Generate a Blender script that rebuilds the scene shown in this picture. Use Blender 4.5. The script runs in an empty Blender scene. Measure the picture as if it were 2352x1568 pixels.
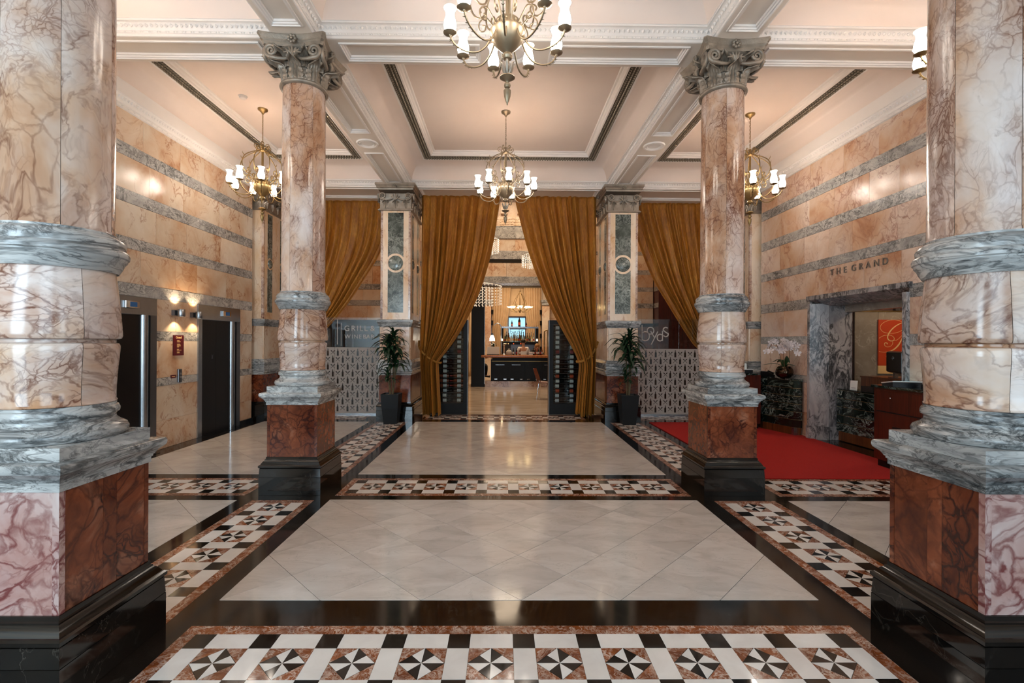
import bpy, math, random
from mathutils import Vector, Matrix
R = random.Random(11)
SC = bpy.context.scene
COL = SC.collection
PI = math.pi; TAU = 2*PI

# ------------------------------------------------------------------ camera
cam_d = bpy.data.cameras.new('camera'); cam = bpy.data.objects.new('camera', cam_d); COL.objects.link(cam)
cam_d.sensor_width = 36; cam_d.sensor_fit = 'HORIZONTAL'; cam_d.lens = 36*1083.94/2352
cam_d.shift_x = (1176-1167.28)/2352; cam_d.shift_y = (785.53-784)/2352
cam_d.clip_start = .05; cam_d.clip_end = 200
cam.matrix_world = (Matrix.Translation((0, 0, 1.6)) @ Matrix.Rotation(-.0099954, 4, 'Z')
                    @ Matrix.Rotation(PI/2, 4, 'X') @ Matrix.Rotation(.0051908, 4, 'Z'))
SC.camera = cam
vs = SC.view_settings
vs.view_transform = 'Standard'; vs.look = 'None'; vs.gamma = 1; vs.use_curve_mapping = False
vs.exposure = 0.25
# ------------------------------------------------------------------ world and daylight
w = bpy.data.worlds.new('world'); SC.world = w; w.use_nodes = True
w.node_tree.nodes['Background'].inputs[0].default_value = (.62, .72, .85, 1)
w.node_tree.nodes['Background'].inputs[1].default_value = .18
def area(name, loc, rot, sx, sy, power, col):
    l = bpy.data.lights.new(name, 'AREA'); l.shape = 'RECTANGLE'; l.size = sx; l.size_y = sy
    l.energy = power; l.color = col
    o = bpy.data.objects.new(name, l); COL.objects.link(o); o.location = loc; o.rotation_euler = rot
    return o
# daylight through the three tall entrance openings behind the camera
for i, x in enumerate((-3.6, .117, 3.8)):
    area('entrance_daylight', (x, -2.12, 2.2), (PI/2, 0, 0), 1.9, 3.0, (210, 90, 70)[i], (.66, .86, 1.0))
def lamp(name, loc, power, col=(1, .72, .45), size=.1):
    l = bpy.data.lights.new(name, 'POINT'); l.energy = power; l.color = col; l.shadow_soft_size = size
    o = bpy.data.objects.new(name, l); COL.objects.link(o); o.location = loc
    return o

# ------------------------------------------------------------------ helpers
def lin(h):
    if isinstance(h, str):
        c = [int(h[i:i+2], 16)/255 for i in (0, 2, 4)]
    else: c = [v/255 for v in h]
    return tuple((v/12.92 if v <= .04045 else ((v+.055)/1.055)**2.4) for v in c) + (1,)

def wloc(o):
    v = Vector((0, 0, 0))
    while o is not None:
        v = v + o.location; o = o.parent
    return v

class MB:
    def __init__(s): s.v = []; s.f = []
    def add(s, vs_, fs):
        n = len(s.v); s.v += [tuple(q) for q in vs_]; s.f += [tuple(i+n for i in q) for q in fs]; return s
    def box(s, x0, x1, y0, y1, z0, z1):
        return s.add([(x0,y0,z0),(x1,y0,z0),(x1,y1,z0),(x0,y1,z0),(x0,y0,z1),(x1,y0,z1),(x1,y1,z1),(x0,y1,z1)],
                     [(0,3,2,1),(4,5,6,7),(0,1,5,4),(1,2,6,5),(2,3,7,6),(3,0,4,7)])
    def lathe(s, prof, n=24, c=(0, 0, 0), a0=0, a1=TAU, caps=True):
        full = abs(a1-a0-TAU) < 1e-6; m = n if full else n+1
        vs_ = []
        for r, z in prof:
            for i in range(m):
                a = a0+(a1-a0)*i/n; vs_.append((c[0]+r*math.cos(a), c[1]+r*math.sin(a), c[2]+z))
        fs = []
        for k in range(len(prof)-1):
            for i in range(n):
                j = (i+1) % m
                fs.append((k*m+i, k*m+j, (k+1)*m+j, (k+1)*m+i))
        if caps and full:
            if prof[0][0] > 1e-5: fs.append(tuple(range(m-1, -1, -1)))
            if prof[-1][0] > 1e-5: fs.append(tuple((len(prof)-1)*m+i for i in range(m)))
        return s.add(vs_, fs)
    def sqr(s, prof, cx, cy, hx, hy, cap=True):
        """rectangular moulding: prof = [(offset, z)...] bottom to top"""
        vs_ = []
        for o, z in prof:
            vs_ += [(cx-hx-o, cy-hy-o, z), (cx+hx+o, cy-hy-o, z), (cx+hx+o, cy+hy+o, z), (cx-hx-o, cy+hy+o, z)]
        fs = []
        for k in range(len(prof)-1):
            for i in range(4):
                j = (i+1) % 4; fs.append((k*4+i, k*4+j, k*4+4+j, k*4+4+i))
        if cap:
            fs.append((3, 2, 1, 0)); n = (len(prof)-1)*4; fs.append((n, n+1, n+2, n+3))
        return s.add(vs_, fs)
    def tube(s, pts, rad, n=6, closed=False, flat=None):
        pts = [Vector(p) for p in pts]; m = len(pts)
        if not hasattr(rad, '__len__'): rad = [rad]*m
        vs_ = []; up = None
        for i, p in enumerate(pts):
            if closed: t = pts[(i+1) % m]-pts[i-1]
            else: t = pts[min(i+1, m-1)]-pts[max(i-1, 0)]
            t = t.normalized() if t.length > 1e-9 else Vector((0, 0, 1))
            if up is None:
                up = Vector((0, 0, 1)) if abs(t.z) < .9 else Vector((1, 0, 0))
            u = (up-t*up.dot(t)); u = u.normalized() if u.length > 1e-6 else t.orthogonal().normalized()
            w_ = t.cross(u); up = u
            for k in range(n):
                a = TAU*k/n
                q = p+(u*math.cos(a)*(flat[0] if flat else 1)+w_*math.sin(a)*(flat[1] if flat else 1))*rad[i]; vs_.append(tuple(q))
        fs = []
        for i in range(m if closed else m-1):
            for k in range(n):
                j = (k+1) % n; b = (i+1) % m
                fs.append((i*n+k, i*n+j, b*n+j, b*n+k))
        if not closed:
            fs.append(tuple(range(n-1, -1, -1))); fs.append(tuple((m-1)*n+k for k in range(n)))
        return s.add(vs_, fs)
    def prism(s, poly, h0, h1, fn=lambda a, b, h: (a, b, h)):
        n = len(poly)
        vs_ = [fn(a, b, h0) for a, b in poly]+[fn(a, b, h1) for a, b in poly]
        fs = [tuple(range(n-1, -1, -1)), tuple(range(n, 2*n))]+[(i, (i+1) % n, n+(i+1) % n, n+i) for i in range(n)]
        return s.add(vs_, fs)
    def ell(s, c, r, nu=10, nv=6):
        pr = [(math.sin(PI*k/nv), -math.cos(PI*k/nv)) for k in range(nv+1)]
        vs_ = []
        for a, b in pr:
            for i in range(nu):
                t = TAU*i/nu; vs_.append((c[0]+r[0]*a*math.cos(t), c[1]+r[1]*a*math.sin(t), c[2]+r[2]*b))
        fs = [(k*nu+i, k*nu+(i+1) % nu, (k+1)*nu+(i+1) % nu, (k+1)*nu+i) for k in range(nv) for i in range(nu)]
        return s.add(vs_, fs)
    def grid(s, fn, nu, nv):
        vs_ = [fn(i/nu, j/nv) for j in range(nv+1) for i in range(nu+1)]
        fs = [(j*(nu+1)+i, j*(nu+1)+i+1, (j+1)*(nu+1)+i+1, (j+1)*(nu+1)+i) for j in range(nv) for i in range(nu)]
        return s.add(vs_, fs)
    def xf(s, M):
        s.v = [tuple(M @ Vector(q)) for q in s.v]; return s
    def mesh(s, name, mat, smooth=False, off=(0, 0, 0)):
        me = bpy.data.meshes.new(name)
        me.from_pydata([(a-off[0], b-off[1], c-off[2]) for a, b, c in s.v], [], s.f)
        if mat is not None: me.materials.append(mat)
        if smooth:
            me.polygons.foreach_set('use_smooth', [True]*len(me.polygons)); me.set_sharp_from_angle(angle=math.radians(smooth if smooth > 1 else 40))
        me.update()
        return me
    def build(s, name, mat, parent=None, smooth=False):
        off = wloc(parent) if parent is not None else Vector((0, 0, 0))
        return ob(name, s.mesh(name, mat, smooth, off), parent)

def ob(name, me, parent=None, loc=(0, 0, 0), rz=0):
    o = bpy.data.objects.new(name, me); COL.objects.link(o)
    o.parent = parent; o.location = loc; o.rotation_euler = (0, 0, rz)
    return o
def tag(o, label, cat, group=None):
    o['label'] = label; o['category'] = cat
    if group: o['group'] = group
    return o
def thing(name, label, cat, loc=(0, 0, 0), rz=0, group=None):
    o = ob(name, None, None, loc, rz); o.empty_display_size = .1
    return tag(o, label, cat, group)
def struct(o): o['kind'] = 'structure'; return o
def stuff(o): o['kind'] = 'stuff'; return o
def copy_tree(o, parent=None):
    c = o.copy(); COL.objects.link(c); c.parent = parent
    for ch in list(o.children): copy_tree(ch, c)
    return c
def solid(o, t, off=0):
    m = o.modifiers.new('thick', 'SOLIDIFY'); m.thickness = t; m.offset = off; return o
def bevel(o, wd, seg=2):
    m = o.modifiers.new('bevel', 'BEVEL'); m.width = wd; m.segments = seg; m.limit_method = 'ANGLE'; return o

# ------------------------------------------------------------------ materials
def newmat(name):
    m = bpy.data.materials.new(name); m.use_nodes = True
    nt = m.node_tree; return m, nt, nt.nodes['Principled BSDF']
def nd(nt, t, **k):
    n = nt.nodes.new(t)
    for a, b in k.items():
        if a in n.inputs.keys(): n.inputs[a].default_value = b
        else: setattr(n, a, b)
    return n
def ramp(nt, fac, stops):
    n = nt.nodes.new('ShaderNodeValToRGB'); e = n.color_ramp.elements
    while len(e) < len(stops): e.new(.5)
    for el, (p, c) in zip(e, stops):
        el.position = p; el.color = c if len(c) == 4 else tuple(c)+(1,)
    nt.links.new(fac, n.inputs[0]); return n.outputs[0]
def coords(nt, scale=(1, 1, 1), rot=(0, 0, 0), rnd=True):
    g = nd(nt, 'ShaderNodeNewGeometry').outputs['Position']
    mp = nd(nt, 'ShaderNodeMapping'); mp.inputs['Scale'].default_value = scale; mp.inputs['Rotation'].default_value = rot
    if rnd:
        oi = nd(nt, 'ShaderNodeObjectInfo')
        cb = nd(nt, 'ShaderNodeVectorMath', operation='MULTIPLY_ADD')
        nt.links.new(oi.outputs['Random'], cb.inputs[0]); cb.inputs[1].default_value = (37, 61, 83)
        nt.links.new(g, cb.inputs[2]); nt.links.new(cb.outputs[0], mp.inputs[0])
    else: nt.links.new(g, mp.inputs[0])
    return mp.outputs[0]
def mixc(nt, fac, a, b, mode='MIX'):
    n = nt.nodes.new('ShaderNodeMix'); n.data_type = 'RGBA'; n.blend_type = mode
    for s_, v in ((n.inputs[0], fac), (n.inputs[6], a), (n.inputs[7], b)):
        if isinstance(v, bpy.types.NodeSocket): nt.links.new(v, s_)
        elif s_.name == 'Factor' or not hasattr(v, '__len__'): s_.default_value = v
        else: s_.default_value = v
    return n.outputs[2]
def mul(nt, a, b, op='MULTIPLY'):
    n = nt.nodes.new('ShaderNodeMath'); n.operation = op
    for s_, v in ((n.inputs[0], a), (n.inputs[1], b)):
        if isinstance(v, bpy.types.NodeSocket): nt.links.new(v, s_)
        else: s_.default_value = v
    return n.outputs[0]
def warp(nt, vec, sc, amt, detail=3):
    n = nd(nt, 'ShaderNodeTexNoise', Scale=sc, Detail=detail); nt.links.new(vec, n.inputs['Vector'])
    s = nd(nt, 'ShaderNodeVectorMath', operation='SUBTRACT'); nt.links.new(n.outputs['Color'], s.inputs[0]); s.inputs[1].default_value = (.5, .5, .5)
    m = nd(nt, 'ShaderNodeVectorMath', operation='MULTIPLY_ADD'); nt.links.new(s.outputs[0], m.inputs[0]); m.inputs[1].default_value = (amt,)*3
    nt.links.new(vec, m.inputs[2]); return m.outputs[0]
def marble(name, stops, veins, nscale=3, wsc=2, wamt=.35, rough=.16, scale=(1, 1, 1), rot=(0, 0, 0), detail=7, var=.12, rnd=True, rvar=.06, cell=False):
    """veins: (colour, scale, width, strength, mask_scale)"""
    m, nt, b = newmat(name)
    v = coords(nt, scale, rot, rnd); wv = warp(nt, v, wsc, wamt)
    n1 = nd(nt, 'ShaderNodeTexNoise', Scale=nscale, Detail=detail, Roughness=.6, Distortion=.6); nt.links.new(wv, n1.inputs['Vector'])
    c = ramp(nt, n1.outputs['Fac'], [(p, lin(q)) for p, q in stops])
    for col, sc, wd, st, ms in veins:
        if cell:
            vo = nd(nt, 'ShaderNodeTexVoronoi', feature='DISTANCE_TO_EDGE', Scale=sc); nt.links.new(warp(nt, wv, sc*1.2, 1.0/sc, 5), vo.inputs['Vector'])
            dist = vo.outputs['Distance']
        else:
            vo = nd(nt, 'ShaderNodeTexNoise', Scale=sc*.55, Detail=6, Roughness=.62, Distortion=1.1); nt.links.new(wv, vo.inputs['Vector'])
            dist = mul(nt, mul(nt, vo.outputs['Fac'], .5, 'SUBTRACT'), 0, 'ABSOLUTE')
        wq = wd if cell else wd*.45
        vm = ramp(nt, dist, [(0, (1, 1, 1)), (wq*.35, (.7,)*3), (wq, (0, 0, 0))])
        nm = nd(nt, 'ShaderNodeTexNoise', Scale=ms, Detail=3); nt.links.new(v, nm.inputs['Vector'])
        mm = ramp(nt, nm.outputs['Fac'], [(.36, (0, 0, 0)), (.56, (1, 1, 1))])
        c = mixc(nt, mul(nt, mul(nt, vm, mm), st), c, lin(col))
    if var:
        oi = nd(nt, 'ShaderNodeObjectInfo')
        k = ramp(nt, oi.outputs['Random'], [(0, (1-var,)*3), (1, (1+var,)*3)])
        c = mixc(nt, 1.0, c, k, 'MULTIPLY')
    nt.links.new(c, b.inputs['Base Color'])
    b.inputs['Roughness'].default_value = rough
    if rvar:
        rr = ramp(nt, n1.outputs['Fac'], [(.3, (rough-rvar*.5,)*3), (.7, (rough+rvar,)*3)])
        nt.links.new(rr, b.inputs['Roughness'])
    return m
def netmarble(name, base, tint, line, dens=(.42, .60), scale=(1.2, 1.2, .65), rot=(.5, .35, 0), s1=8, s2=20, w1=.07, w2=.10, nscale=1.8, dscale=1.2, rough=.15, var=.1, tintamt=.5, lineamt=.9, base_line=.06, w6=.26):
    """pale marble with clouds of fine brown network veining"""
    m, nt, b = newmat(name)
    v = coords(nt, scale, rot); wv = warp(nt, v, 1.3, .6); w2v = warp(nt, wv, 5, w6, 5)
    def nz(vec, sc, det=5): n = nd(nt, 'ShaderNodeTexNoise', Scale=sc, Detail=det, Roughness=.6); nt.links.new(vec, n.inputs['Vector']); return n.outputs['Fac']
    def ed(sc, wd):
        n = nd(nt, 'ShaderNodeTexVoronoi', feature='DISTANCE_TO_EDGE', Scale=sc); nt.links.new(w2v, n.inputs['Vector'])
        return ramp(nt, n.outputs['Distance'], [(0, (1,)*3), (wd*.4, (.7,)*3), (wd, (0,)*3)])
    b0 = nz(wv, nscale); de = ramp(nt, nz(wv, dscale, 6), [(dens[0], (0,)*3), (dens[1], (1,)*3)]); de2 = ramp(nt, nz(w2v, dscale*2.6, 4), [(.42, (0,)*3), (.62, (1,)*3)])
    de3 = ramp(nt, nz(w2v, 3.1, 3), [(.3, (.35,)*3), (.6, (1,)*3)])
    c = ramp(nt, b0, [(p, lin(q)) for p, q in base])
    c = mixc(nt, mul(nt, mul(nt, de, de3), tintamt), c, lin(tint))
    ln = mul(nt, mul(nt, ed(s1, w1), mul(nt, de, base_line, 'ADD')), de3); l2 = mul(nt, mul(nt, ed(s2, w2), de2), de)
    li = nd(nt, 'ShaderNodeMath', operation='MAXIMUM', use_clamp=True); nt.links.new(ln, li.inputs[0]); nt.links.new(l2, li.inputs[1])
    c = mixc(nt, mul(nt, li.outputs[0], lineamt), c, lin(line))
    rg = mul(nt, mul(nt, nz(w2v, 2.2, 5), .5, 'SUBTRACT'), 0, 'ABSOLUTE')
    c = mixc(nt, mul(nt, ramp(nt, rg, [(0, (1,)*3), (.018, (0,)*3)]), mul(nt, de2, .75)), c, lin(line))
    oi = nd(nt, 'ShaderNodeObjectInfo'); c = mixc(nt, 1.0, c, ramp(nt, oi.outputs['Random'], [(0, (1-var,)*3), (1, (1+var,)*3)]), 'MULTIPLY')
    nt.links.new(c, b.inputs['Base Color'])
    nt.links.new(ramp(nt, b0, [(.3, (rough-.03,)*3), (.7, (rough+.05,)*3)]), b.inputs['Roughness'])
    return m
def plain(name, col, rough=.5, metal=0, nsc=0, namt=.1, bump=0, bsc=60, **k):
    m, nt, b = newmat(name)
    b.inputs['Base Color'].default_value = lin(col); b.inputs['Roughness'].default_value = rough; b.inputs['Metallic'].default_value = metal
    if nsc:
        n = nd(nt, 'ShaderNodeTexNoise', Scale=nsc, Detail=5); nt.links.new(coords(nt), n.inputs['Vector'])
        l = lin(col)
        c = ramp(nt, n.outputs['Fac'], [(.3, tuple(x*(1-namt) for x in l[:3])), (.7, tuple(min(1, x*(1+namt)) for x in l[:3]))])
        nt.links.new(c, b.inputs['Base Color'])
    if bump:
        n = nd(nt, 'ShaderNodeTexNoise', Scale=bsc, Detail=4); nt.links.new(coords(nt), n.inputs['Vector'])
        bp = nd(nt, 'ShaderNodeBump', Strength=bump, Distance=.01); nt.links.new(n.outputs['Fac'], bp.inputs['Height']); nt.links.new(bp.outputs[0], b.inputs['Normal'])
    for a, v in k.items(): b.inputs[a.replace('_', ' ')].default_value = v
    return m
def glow(name, col, st):
    m, nt, b = newmat(name); b.inputs['Base Color'].default_value = lin(col)
    b.inputs['Emission Color'].default_value = lin(col); b.inputs['Emission Strength'].default_value = st
    b.inputs['Roughness'].default_value = .4; return m
def glassy(name, col, rough=0, alpha=.12):
    m, nt, b = newmat(name)
    out = nt.nodes['Material Output']; tr = nd(nt, 'ShaderNodeBsdfTransparent'); tr.inputs[0].default_value = lin(col)
    gl = nd(nt, 'ShaderNodeBsdfGlossy'); gl.inputs['Roughness'].default_value = rough+.02
    fr = nd(nt, 'ShaderNodeFresnel', IOR=1.45); mx = nd(nt, 'ShaderNodeMixShader')
    nt.links.new(mul(nt, fr.outputs[0], 1.0), mx.inputs[0]); nt.links.new(tr.outputs[0], mx.inputs[1]); nt.links.new(gl.outputs[0], mx.inputs[2])
    nt.links.new(mx.outputs[0], out.inputs[0]); return m

M = {}
M['rose'] = netmarble('rose_veined_marble', [(.3, 'bf9068'), (.43, 'd5bca8'), (.57, 'ddd0c9'), (.74, 'e5dfde')], 'a87450', '5f2f1c', dens=(.40, .57), scale=(.8, .8, 1.2), rot=(.6, .4, 0), s1=7, s2=18, dscale=1.5, base_line=.13, w6=.3, tintamt=.72)
M['shaft'] = netmarble('shaft_marble', [(.3, 'b5805a'), (.42, 'cfac90'), (.55, 'd9c7bb'), (.72, 'e3d9d6')], '986443', '63341f', dens=(.39, .57), scale=(1.1, 1.1, .7), s1=11, s2=26, dscale=1.3, base_line=.08, tintamt=.8)
M['grey'] = marble('grey_veined_marble', [(.3, '8b8d8d'), (.5, 'b0b0ae'), (.7, 'd2d1cd')], [('262b2e', 3.5, .09, .8, 1.2), ('2f3437', 8, .10, .75, 2.0), ('1a1e21', 15, .09, .7, 2.6)], nscale=3, wsc=2.5, wamt=.35, rough=.2, scale=(.6, .6, 2.2), rot=(.12, .08, 0))
M['greyband'] = marble('grey_band_marble', [(.3, '9a9895'), (.5, 'b5b1ac'), (.7, 'cbc6c0')], [('303132', 7, .09, .75, 2.0), ('454545', 16, .10, .7, 3.0)], nscale=4, wsc=3, wamt=.35, rough=.22, scale=(1, 1, 1.4), rot=(.6, .2, .1))
M['red'] = netmarble('red_breccia_marble', [(.28, '3f160d'), (.42, '6a3119'), (.56, '864629'), (.74, 'a9775c')], '5a2413', '2e0c08', dens=(.38, .58), scale=(1, 1, 1), s1=9, s2=19, w1=.12, w2=.13, nscale=3.2, dscale=2.0, rough=.13, tintamt=.5, base_line=.35)
M['redpink_daylit'] = netmarble('daylit_pink_breccia_marble', [(.28, '9c6a60'), (.45, 'b8988f'), (.6, 'c9b6b0'), (.75, 'd6cbc8')], '9a5f58', '6a2a2a', dens=(.36, .56), scale=(1, 1, 1), s1=8, s2=15, w1=.1, w2=.1, nscale=2.4, dscale=1.6, rough=.12, base_line=.35)  # pink stone with the blue entrance daylight mixed into its colour
M['sienna'] = netmarble('sienna_wall_marble', [(.29, 'b07f58'), (.40, 'cfae90'), (.53, 'dac7b0'), (.70, 'e6dacb')], 'c48f60', '9a5c34', dens=(.45, .68), scale=(.7, .7, .6), rot=(.4, .3, 0), s1=5, s2=13, w1=.05, w2=.07, nscale=1.3, rough=.2, var=.07, tintamt=.55, lineamt=.6)
M['pinksienna'] = netmarble('pink_wall_marble', [(.29, 'b37f5c'), (.42, 'cfac8f'), (.56, 'dcc6b4'), (.72, 'e8dacd')], 'bb8468', '8f5a48', dens=(.42, .64), scale=(.7, .7, .6), rot=(.7, .3, 0), s1=5, s2=12, w1=.05, w2=.07, nscale=1.5, rough=.2, var=.06, tintamt=.4, lineamt=.65)
M['cream'] = netmarble('cream_marble', [(.27, 'cf9a68'), (.4, 'e0c29f'), (.6, 'e9d7c2'), (.8, 'f0e4d6')], 'cfa278', 'a8683c', dens=(.48, .7), s1=5, s2=14, w1=.04, w2=.06, rough=.2, var=.06, lineamt=.6)
M['verde'] = marble('green_panel_marble', [(.3, '2c3430'), (.5, '4a524c'), (.7, '6f7770')], [('aab3aa', 9, .10, .6, 2.5), ('cdd2cb', 20, .08, .55, 4)], nscale=6, wsc=4, wamt=.4, rough=.15, var=.2)
M['deskgreen'] = marble('dark_green_desk_marble', [(.3, '060b09'), (.55, '0f1a15'), (.75, '22332b')],
    [('8fa097', 4, .045, .75, 1.6), ('c2cbc4', 9, .03, .6, 2.5)], nscale=4, wsc=2.5, wamt=.6, rough=.1, rot=(.6, .3, 0), scale=(1, .5, 1))
M['portal'] = marble('dark_veined_grey_marble', [(.3, '8d8a8b'), (.5, 'aaa6a6'), (.7, 'bdb8b6')],
    [('17181b', 6, .12, .9, 2.0), ('26282b', 13, .14, .85, 3.0)], nscale=4, wsc=3, wamt=.4, rough=.22, scale=(1, 1, .5), rot=(.4, .2, .2))
M['black'] = marble('black_marble', [(.3, '0a0909'), (.7, '17130f')], [('6d655b', 2.2, .01, .22, .9)], nscale=3, rough=.08, var=.25)
M['fwhite'] = marble('white_floor_marble', [(.3, 'b8afa6'), (.5, 'c9c1b9'), (.7, 'd3ccc5')], [('9c968b', 5, .03, .35, 2)], nscale=2.2, wsc=2, wamt=.6, rough=.09, scale=(1, 2.2, 1), var=.07)
M['fmosaic'] = marble('white_mosaic_marble', [(.3, 'd4cdc6'), (.7, 'e4dfd9')], [], nscale=4, rough=.1, var=.06)
M['fbrown'] = marble('brown_mosaic_marble', [(.3, '5e2d16'), (.55, '854620'), (.75, '98593a')], [('d9c4b4', 18, .09, .75, 9), ('c9b1a0', 40, .12, .5, 14)], nscale=9, wsc=7, wamt=.25, rough=.1, var=.12)
M['fblack'] = marble('black_floor_marble', [(.3, '100c09'), (.7, '1d1611')], [('5c5348', 3, .01, .25, 1)], nscale=3, rough=.07, var=.12)
M['grout'] = plain('grout', '5a5046', .8)
M['plank'] = marble('bar_floor_stone', [(.3, 'b59d84'), (.5, 'cbb8a2'), (.7, 'd8c8b5')], [], nscale=2, wsc=2, wamt=.5, rough=.13, scale=(.6, 3.5, 1), var=.05)
M['plaster'] = plain('cream_plaster', 'e5d5ca', .7, nsc=1.2, namt=.03, bump=.04, bsc=30)
M['trim'] = plain('white_moulding', 'eae3dd', .55, nsc=2, namt=.03)
M['beam'] = plain('beam_paint', 'e2d6c9', .6, nsc=1.5, namt=.03)
M['pewter'] = plain('pewter_paint', '94887a', .38, .4, nsc=10, namt=.25, bump=.3, bsc=70)
M['friezelight'] = plain('bronze_leaf', '968b7a', .4, .3)
M['frieze'] = plain('bronze_frieze', '5f5648', .42, .3, nsc=40, namt=.3, bump=.4, bsc=130)
M['brass'] = plain('brass', '957c52', .36, .85, nsc=9, namt=.15)
M['abrass'] = plain('antique_brass', '9c8c74', .38, .75, nsc=9, namt=.15)
M['shade'] = glow('lit_opal_glass', 'fff1e2', 26)
_nt = M['shade'].node_tree; _tc = nd(_nt, 'ShaderNodeTexCoord'); _sp = nd(_nt, 'ShaderNodeSeparateXYZ'); _nt.links.new(_tc.outputs['Object'], _sp.inputs[0])
_r = nd(_nt, 'ShaderNodeMapRange'); _nt.links.new(_sp.outputs['Z'], _r.inputs['Value'])
for _k, _v in (('From Min', .13), ('From Max', .202), ('To Min', 27), ('To Max', 1.2)): _r.inputs[_k].default_value = _v
_nt.links.new(_r.outputs[0], _nt.nodes['Principled BSDF'].inputs['Emission Strength'])
M['velvet'] = None
M['rope'] = plain('gold_rope', 'a8762c', .7, nsc=60, namt=.25)
M['steel'] = plain('brushed_steel', 'a9acb0', .26, .95, nsc=20, namt=.06)
M['dsteel'] = plain('dark_steel', '77787c', .35, .9)
M['chrome'] = plain('chrome', 'd5d5d5', .08, 1)
M['liftdoor'] = plain('dark_lift_door', '171210', .32, .3, nsc=3, namt=.2)
M['carpet'] = plain('red_carpet', 'b01206', .95, nsc=160, namt=.35, bump=.7, bsc=260)
M['blackwood'] = plain('black_wood', '0b0a0a', .42, nsc=12, namt=.3, Specular_IOR_Level=.25)
M['glass'] = glassy('clear_glass', 'f4f7f6')
M['leaf'] = plain('dark_green_leaf', '14301a', .35, nsc=8, namt=.4)
M['leaf2'] = plain('orchid_leaf', '16401a', .3, nsc=8, namt=.3)
M['stem'] = plain('plant_stem', '5e4f33', .7, nsc=20, namt=.3)
M['pot'] = plain('matt_black_pot', '0e0e0e', .5, Specular_IOR_Level=.3)
M['petal'] = plain('white_petal', 'efe9ea', .5)
M['bronzebowl'] = plain('dark_bronze_bowl', '4a3a2c', .12, .9)
M['cyan'] = glow('lit_screen', '7fd4e8', .5)
M['paper'] = plain('white_card', 'd9d6d0', .7)
M['bplastic'] = plain('black_plastic', '101013', .3)
M['orange'] = plain('orange_poster', 'c8441c', .5)
M['gold'] = plain('pale_gold_print', 'f0c98a', .5)
M['letters'] = plain('stainless_letters', '8a837b', .35, .6)
M['vinyl'] = plain('frosted_vinyl', 'c9bfb6', .6)
M['maroon'] = plain('maroon_sign', '551018', .35)
M['brownstone'] = marble('grey_brown_stone', [(.3, '857a6c'), (.7, 'a2988a')], [('c9c0b2', 4, .03, .6, 2)], nscale=3, rough=.3)
M['soil'] = plain('pale_pebbles', '8b8378', .9, nsc=50, namt=.4)
M['blue'] = glow('lift_display', '24507a', .12)
M['cream_cloth'] = plain('cream_curtain_cloth', 'cdb08a', .8, nsc=4, namt=.08)
M['dark'] = plain('dark_panel', '1b1310', .5)
M['purple'] = plain('dusky_wall', '4a3533', .7)
M['skin'] = plain('skin', 'b98468', .5)
M['shirt'] = plain('white_shirt', 'd8cfcb', .8)
M['cloth_dark'] = plain('black_cloth', '121114', .85)
M['hair_dark'] = plain('dark_hair', '17110e', .6)
M['hair_fair'] = plain('fair_hair', '9a6a36', .6)
def wood(name, a, b_, rough=.3):
    m, nt, b = newmat(name)
    v = coords(nt, (14, 14, .9)); n = nd(nt, 'ShaderNodeTexNoise', Scale=1.6, Detail=6, Distortion=1.2); nt.links.new(v, n.inputs['Vector'])
    nt.links.new(ramp(nt, n.outputs['Fac'], [(.3, lin(a)), (.7, lin(b_))]), b.inputs['Base Color']); b.inputs['Roughness'].default_value = rough
    return m
M['mahogany'] = wood('mahogany', '34100a', '5a2012', .28)
M['walnut'] = wood('walnut', '3a1c0c', '6d3c1a', .3)
M['bartop'] = wood('bar_top_wood', '8a4a22', 'b5713a', .18)
M['chestnut'] = wood('chair_wood', '4a160a', '7a2c14', .3)
# velvet
m, nt, b = newmat('gold_velvet'); M['velvet'] = m
v = coords(nt, (1, 1, .22), rnd=False)
n = nd(nt, 'ShaderNodeTexNoise', Scale=7, Detail=6, Roughness=.7); nt.links.new(v, n.inputs['Vector'])
n2 = nd(nt, 'ShaderNodeTexNoise', Scale=55, Detail=3); nt.links.new(v, n2.inputs['Vector'])
c1 = ramp(nt, n.outputs['Fac'], [(.3, lin('8a4e0e')), (.55, lin('aa6c1b')), (.75, lin('c68f3a'))])
c2 = ramp(nt, n2.outputs['Fac'], [(.4, (.8,)*3), (.65, (1.12,)*3)])
nt.links.new(mixc(nt, 1.0, c1, c2, 'MULTIPLY'), b.inputs['Base Color'])
b.inputs['Roughness'].default_value = .62; b.inputs['Sheen Weight'].default_value = .5; b.inputs['Sheen Roughness'].default_value = .35
b.inputs['Sheen Tint'].default_value = lin('e0a850')
# frosted glass
m, nt, b = newmat('frosted_glass'); M['frost'] = m
b.inputs['Base Color'].default_value = lin('cfc6be'); b.inputs['Roughness'].default_value = .6
b.inputs['Transmission Weight'].default_value = .5
M['clearcut'] = plain('clear_cut_glass', '2b1d13', .15)
# ================================================================== STRUCTURE
XL, XR = -5.03, 5.2
YB, YF = -2.2, 9.48
CX = (-2.215, 2.43)            # column lines
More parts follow.
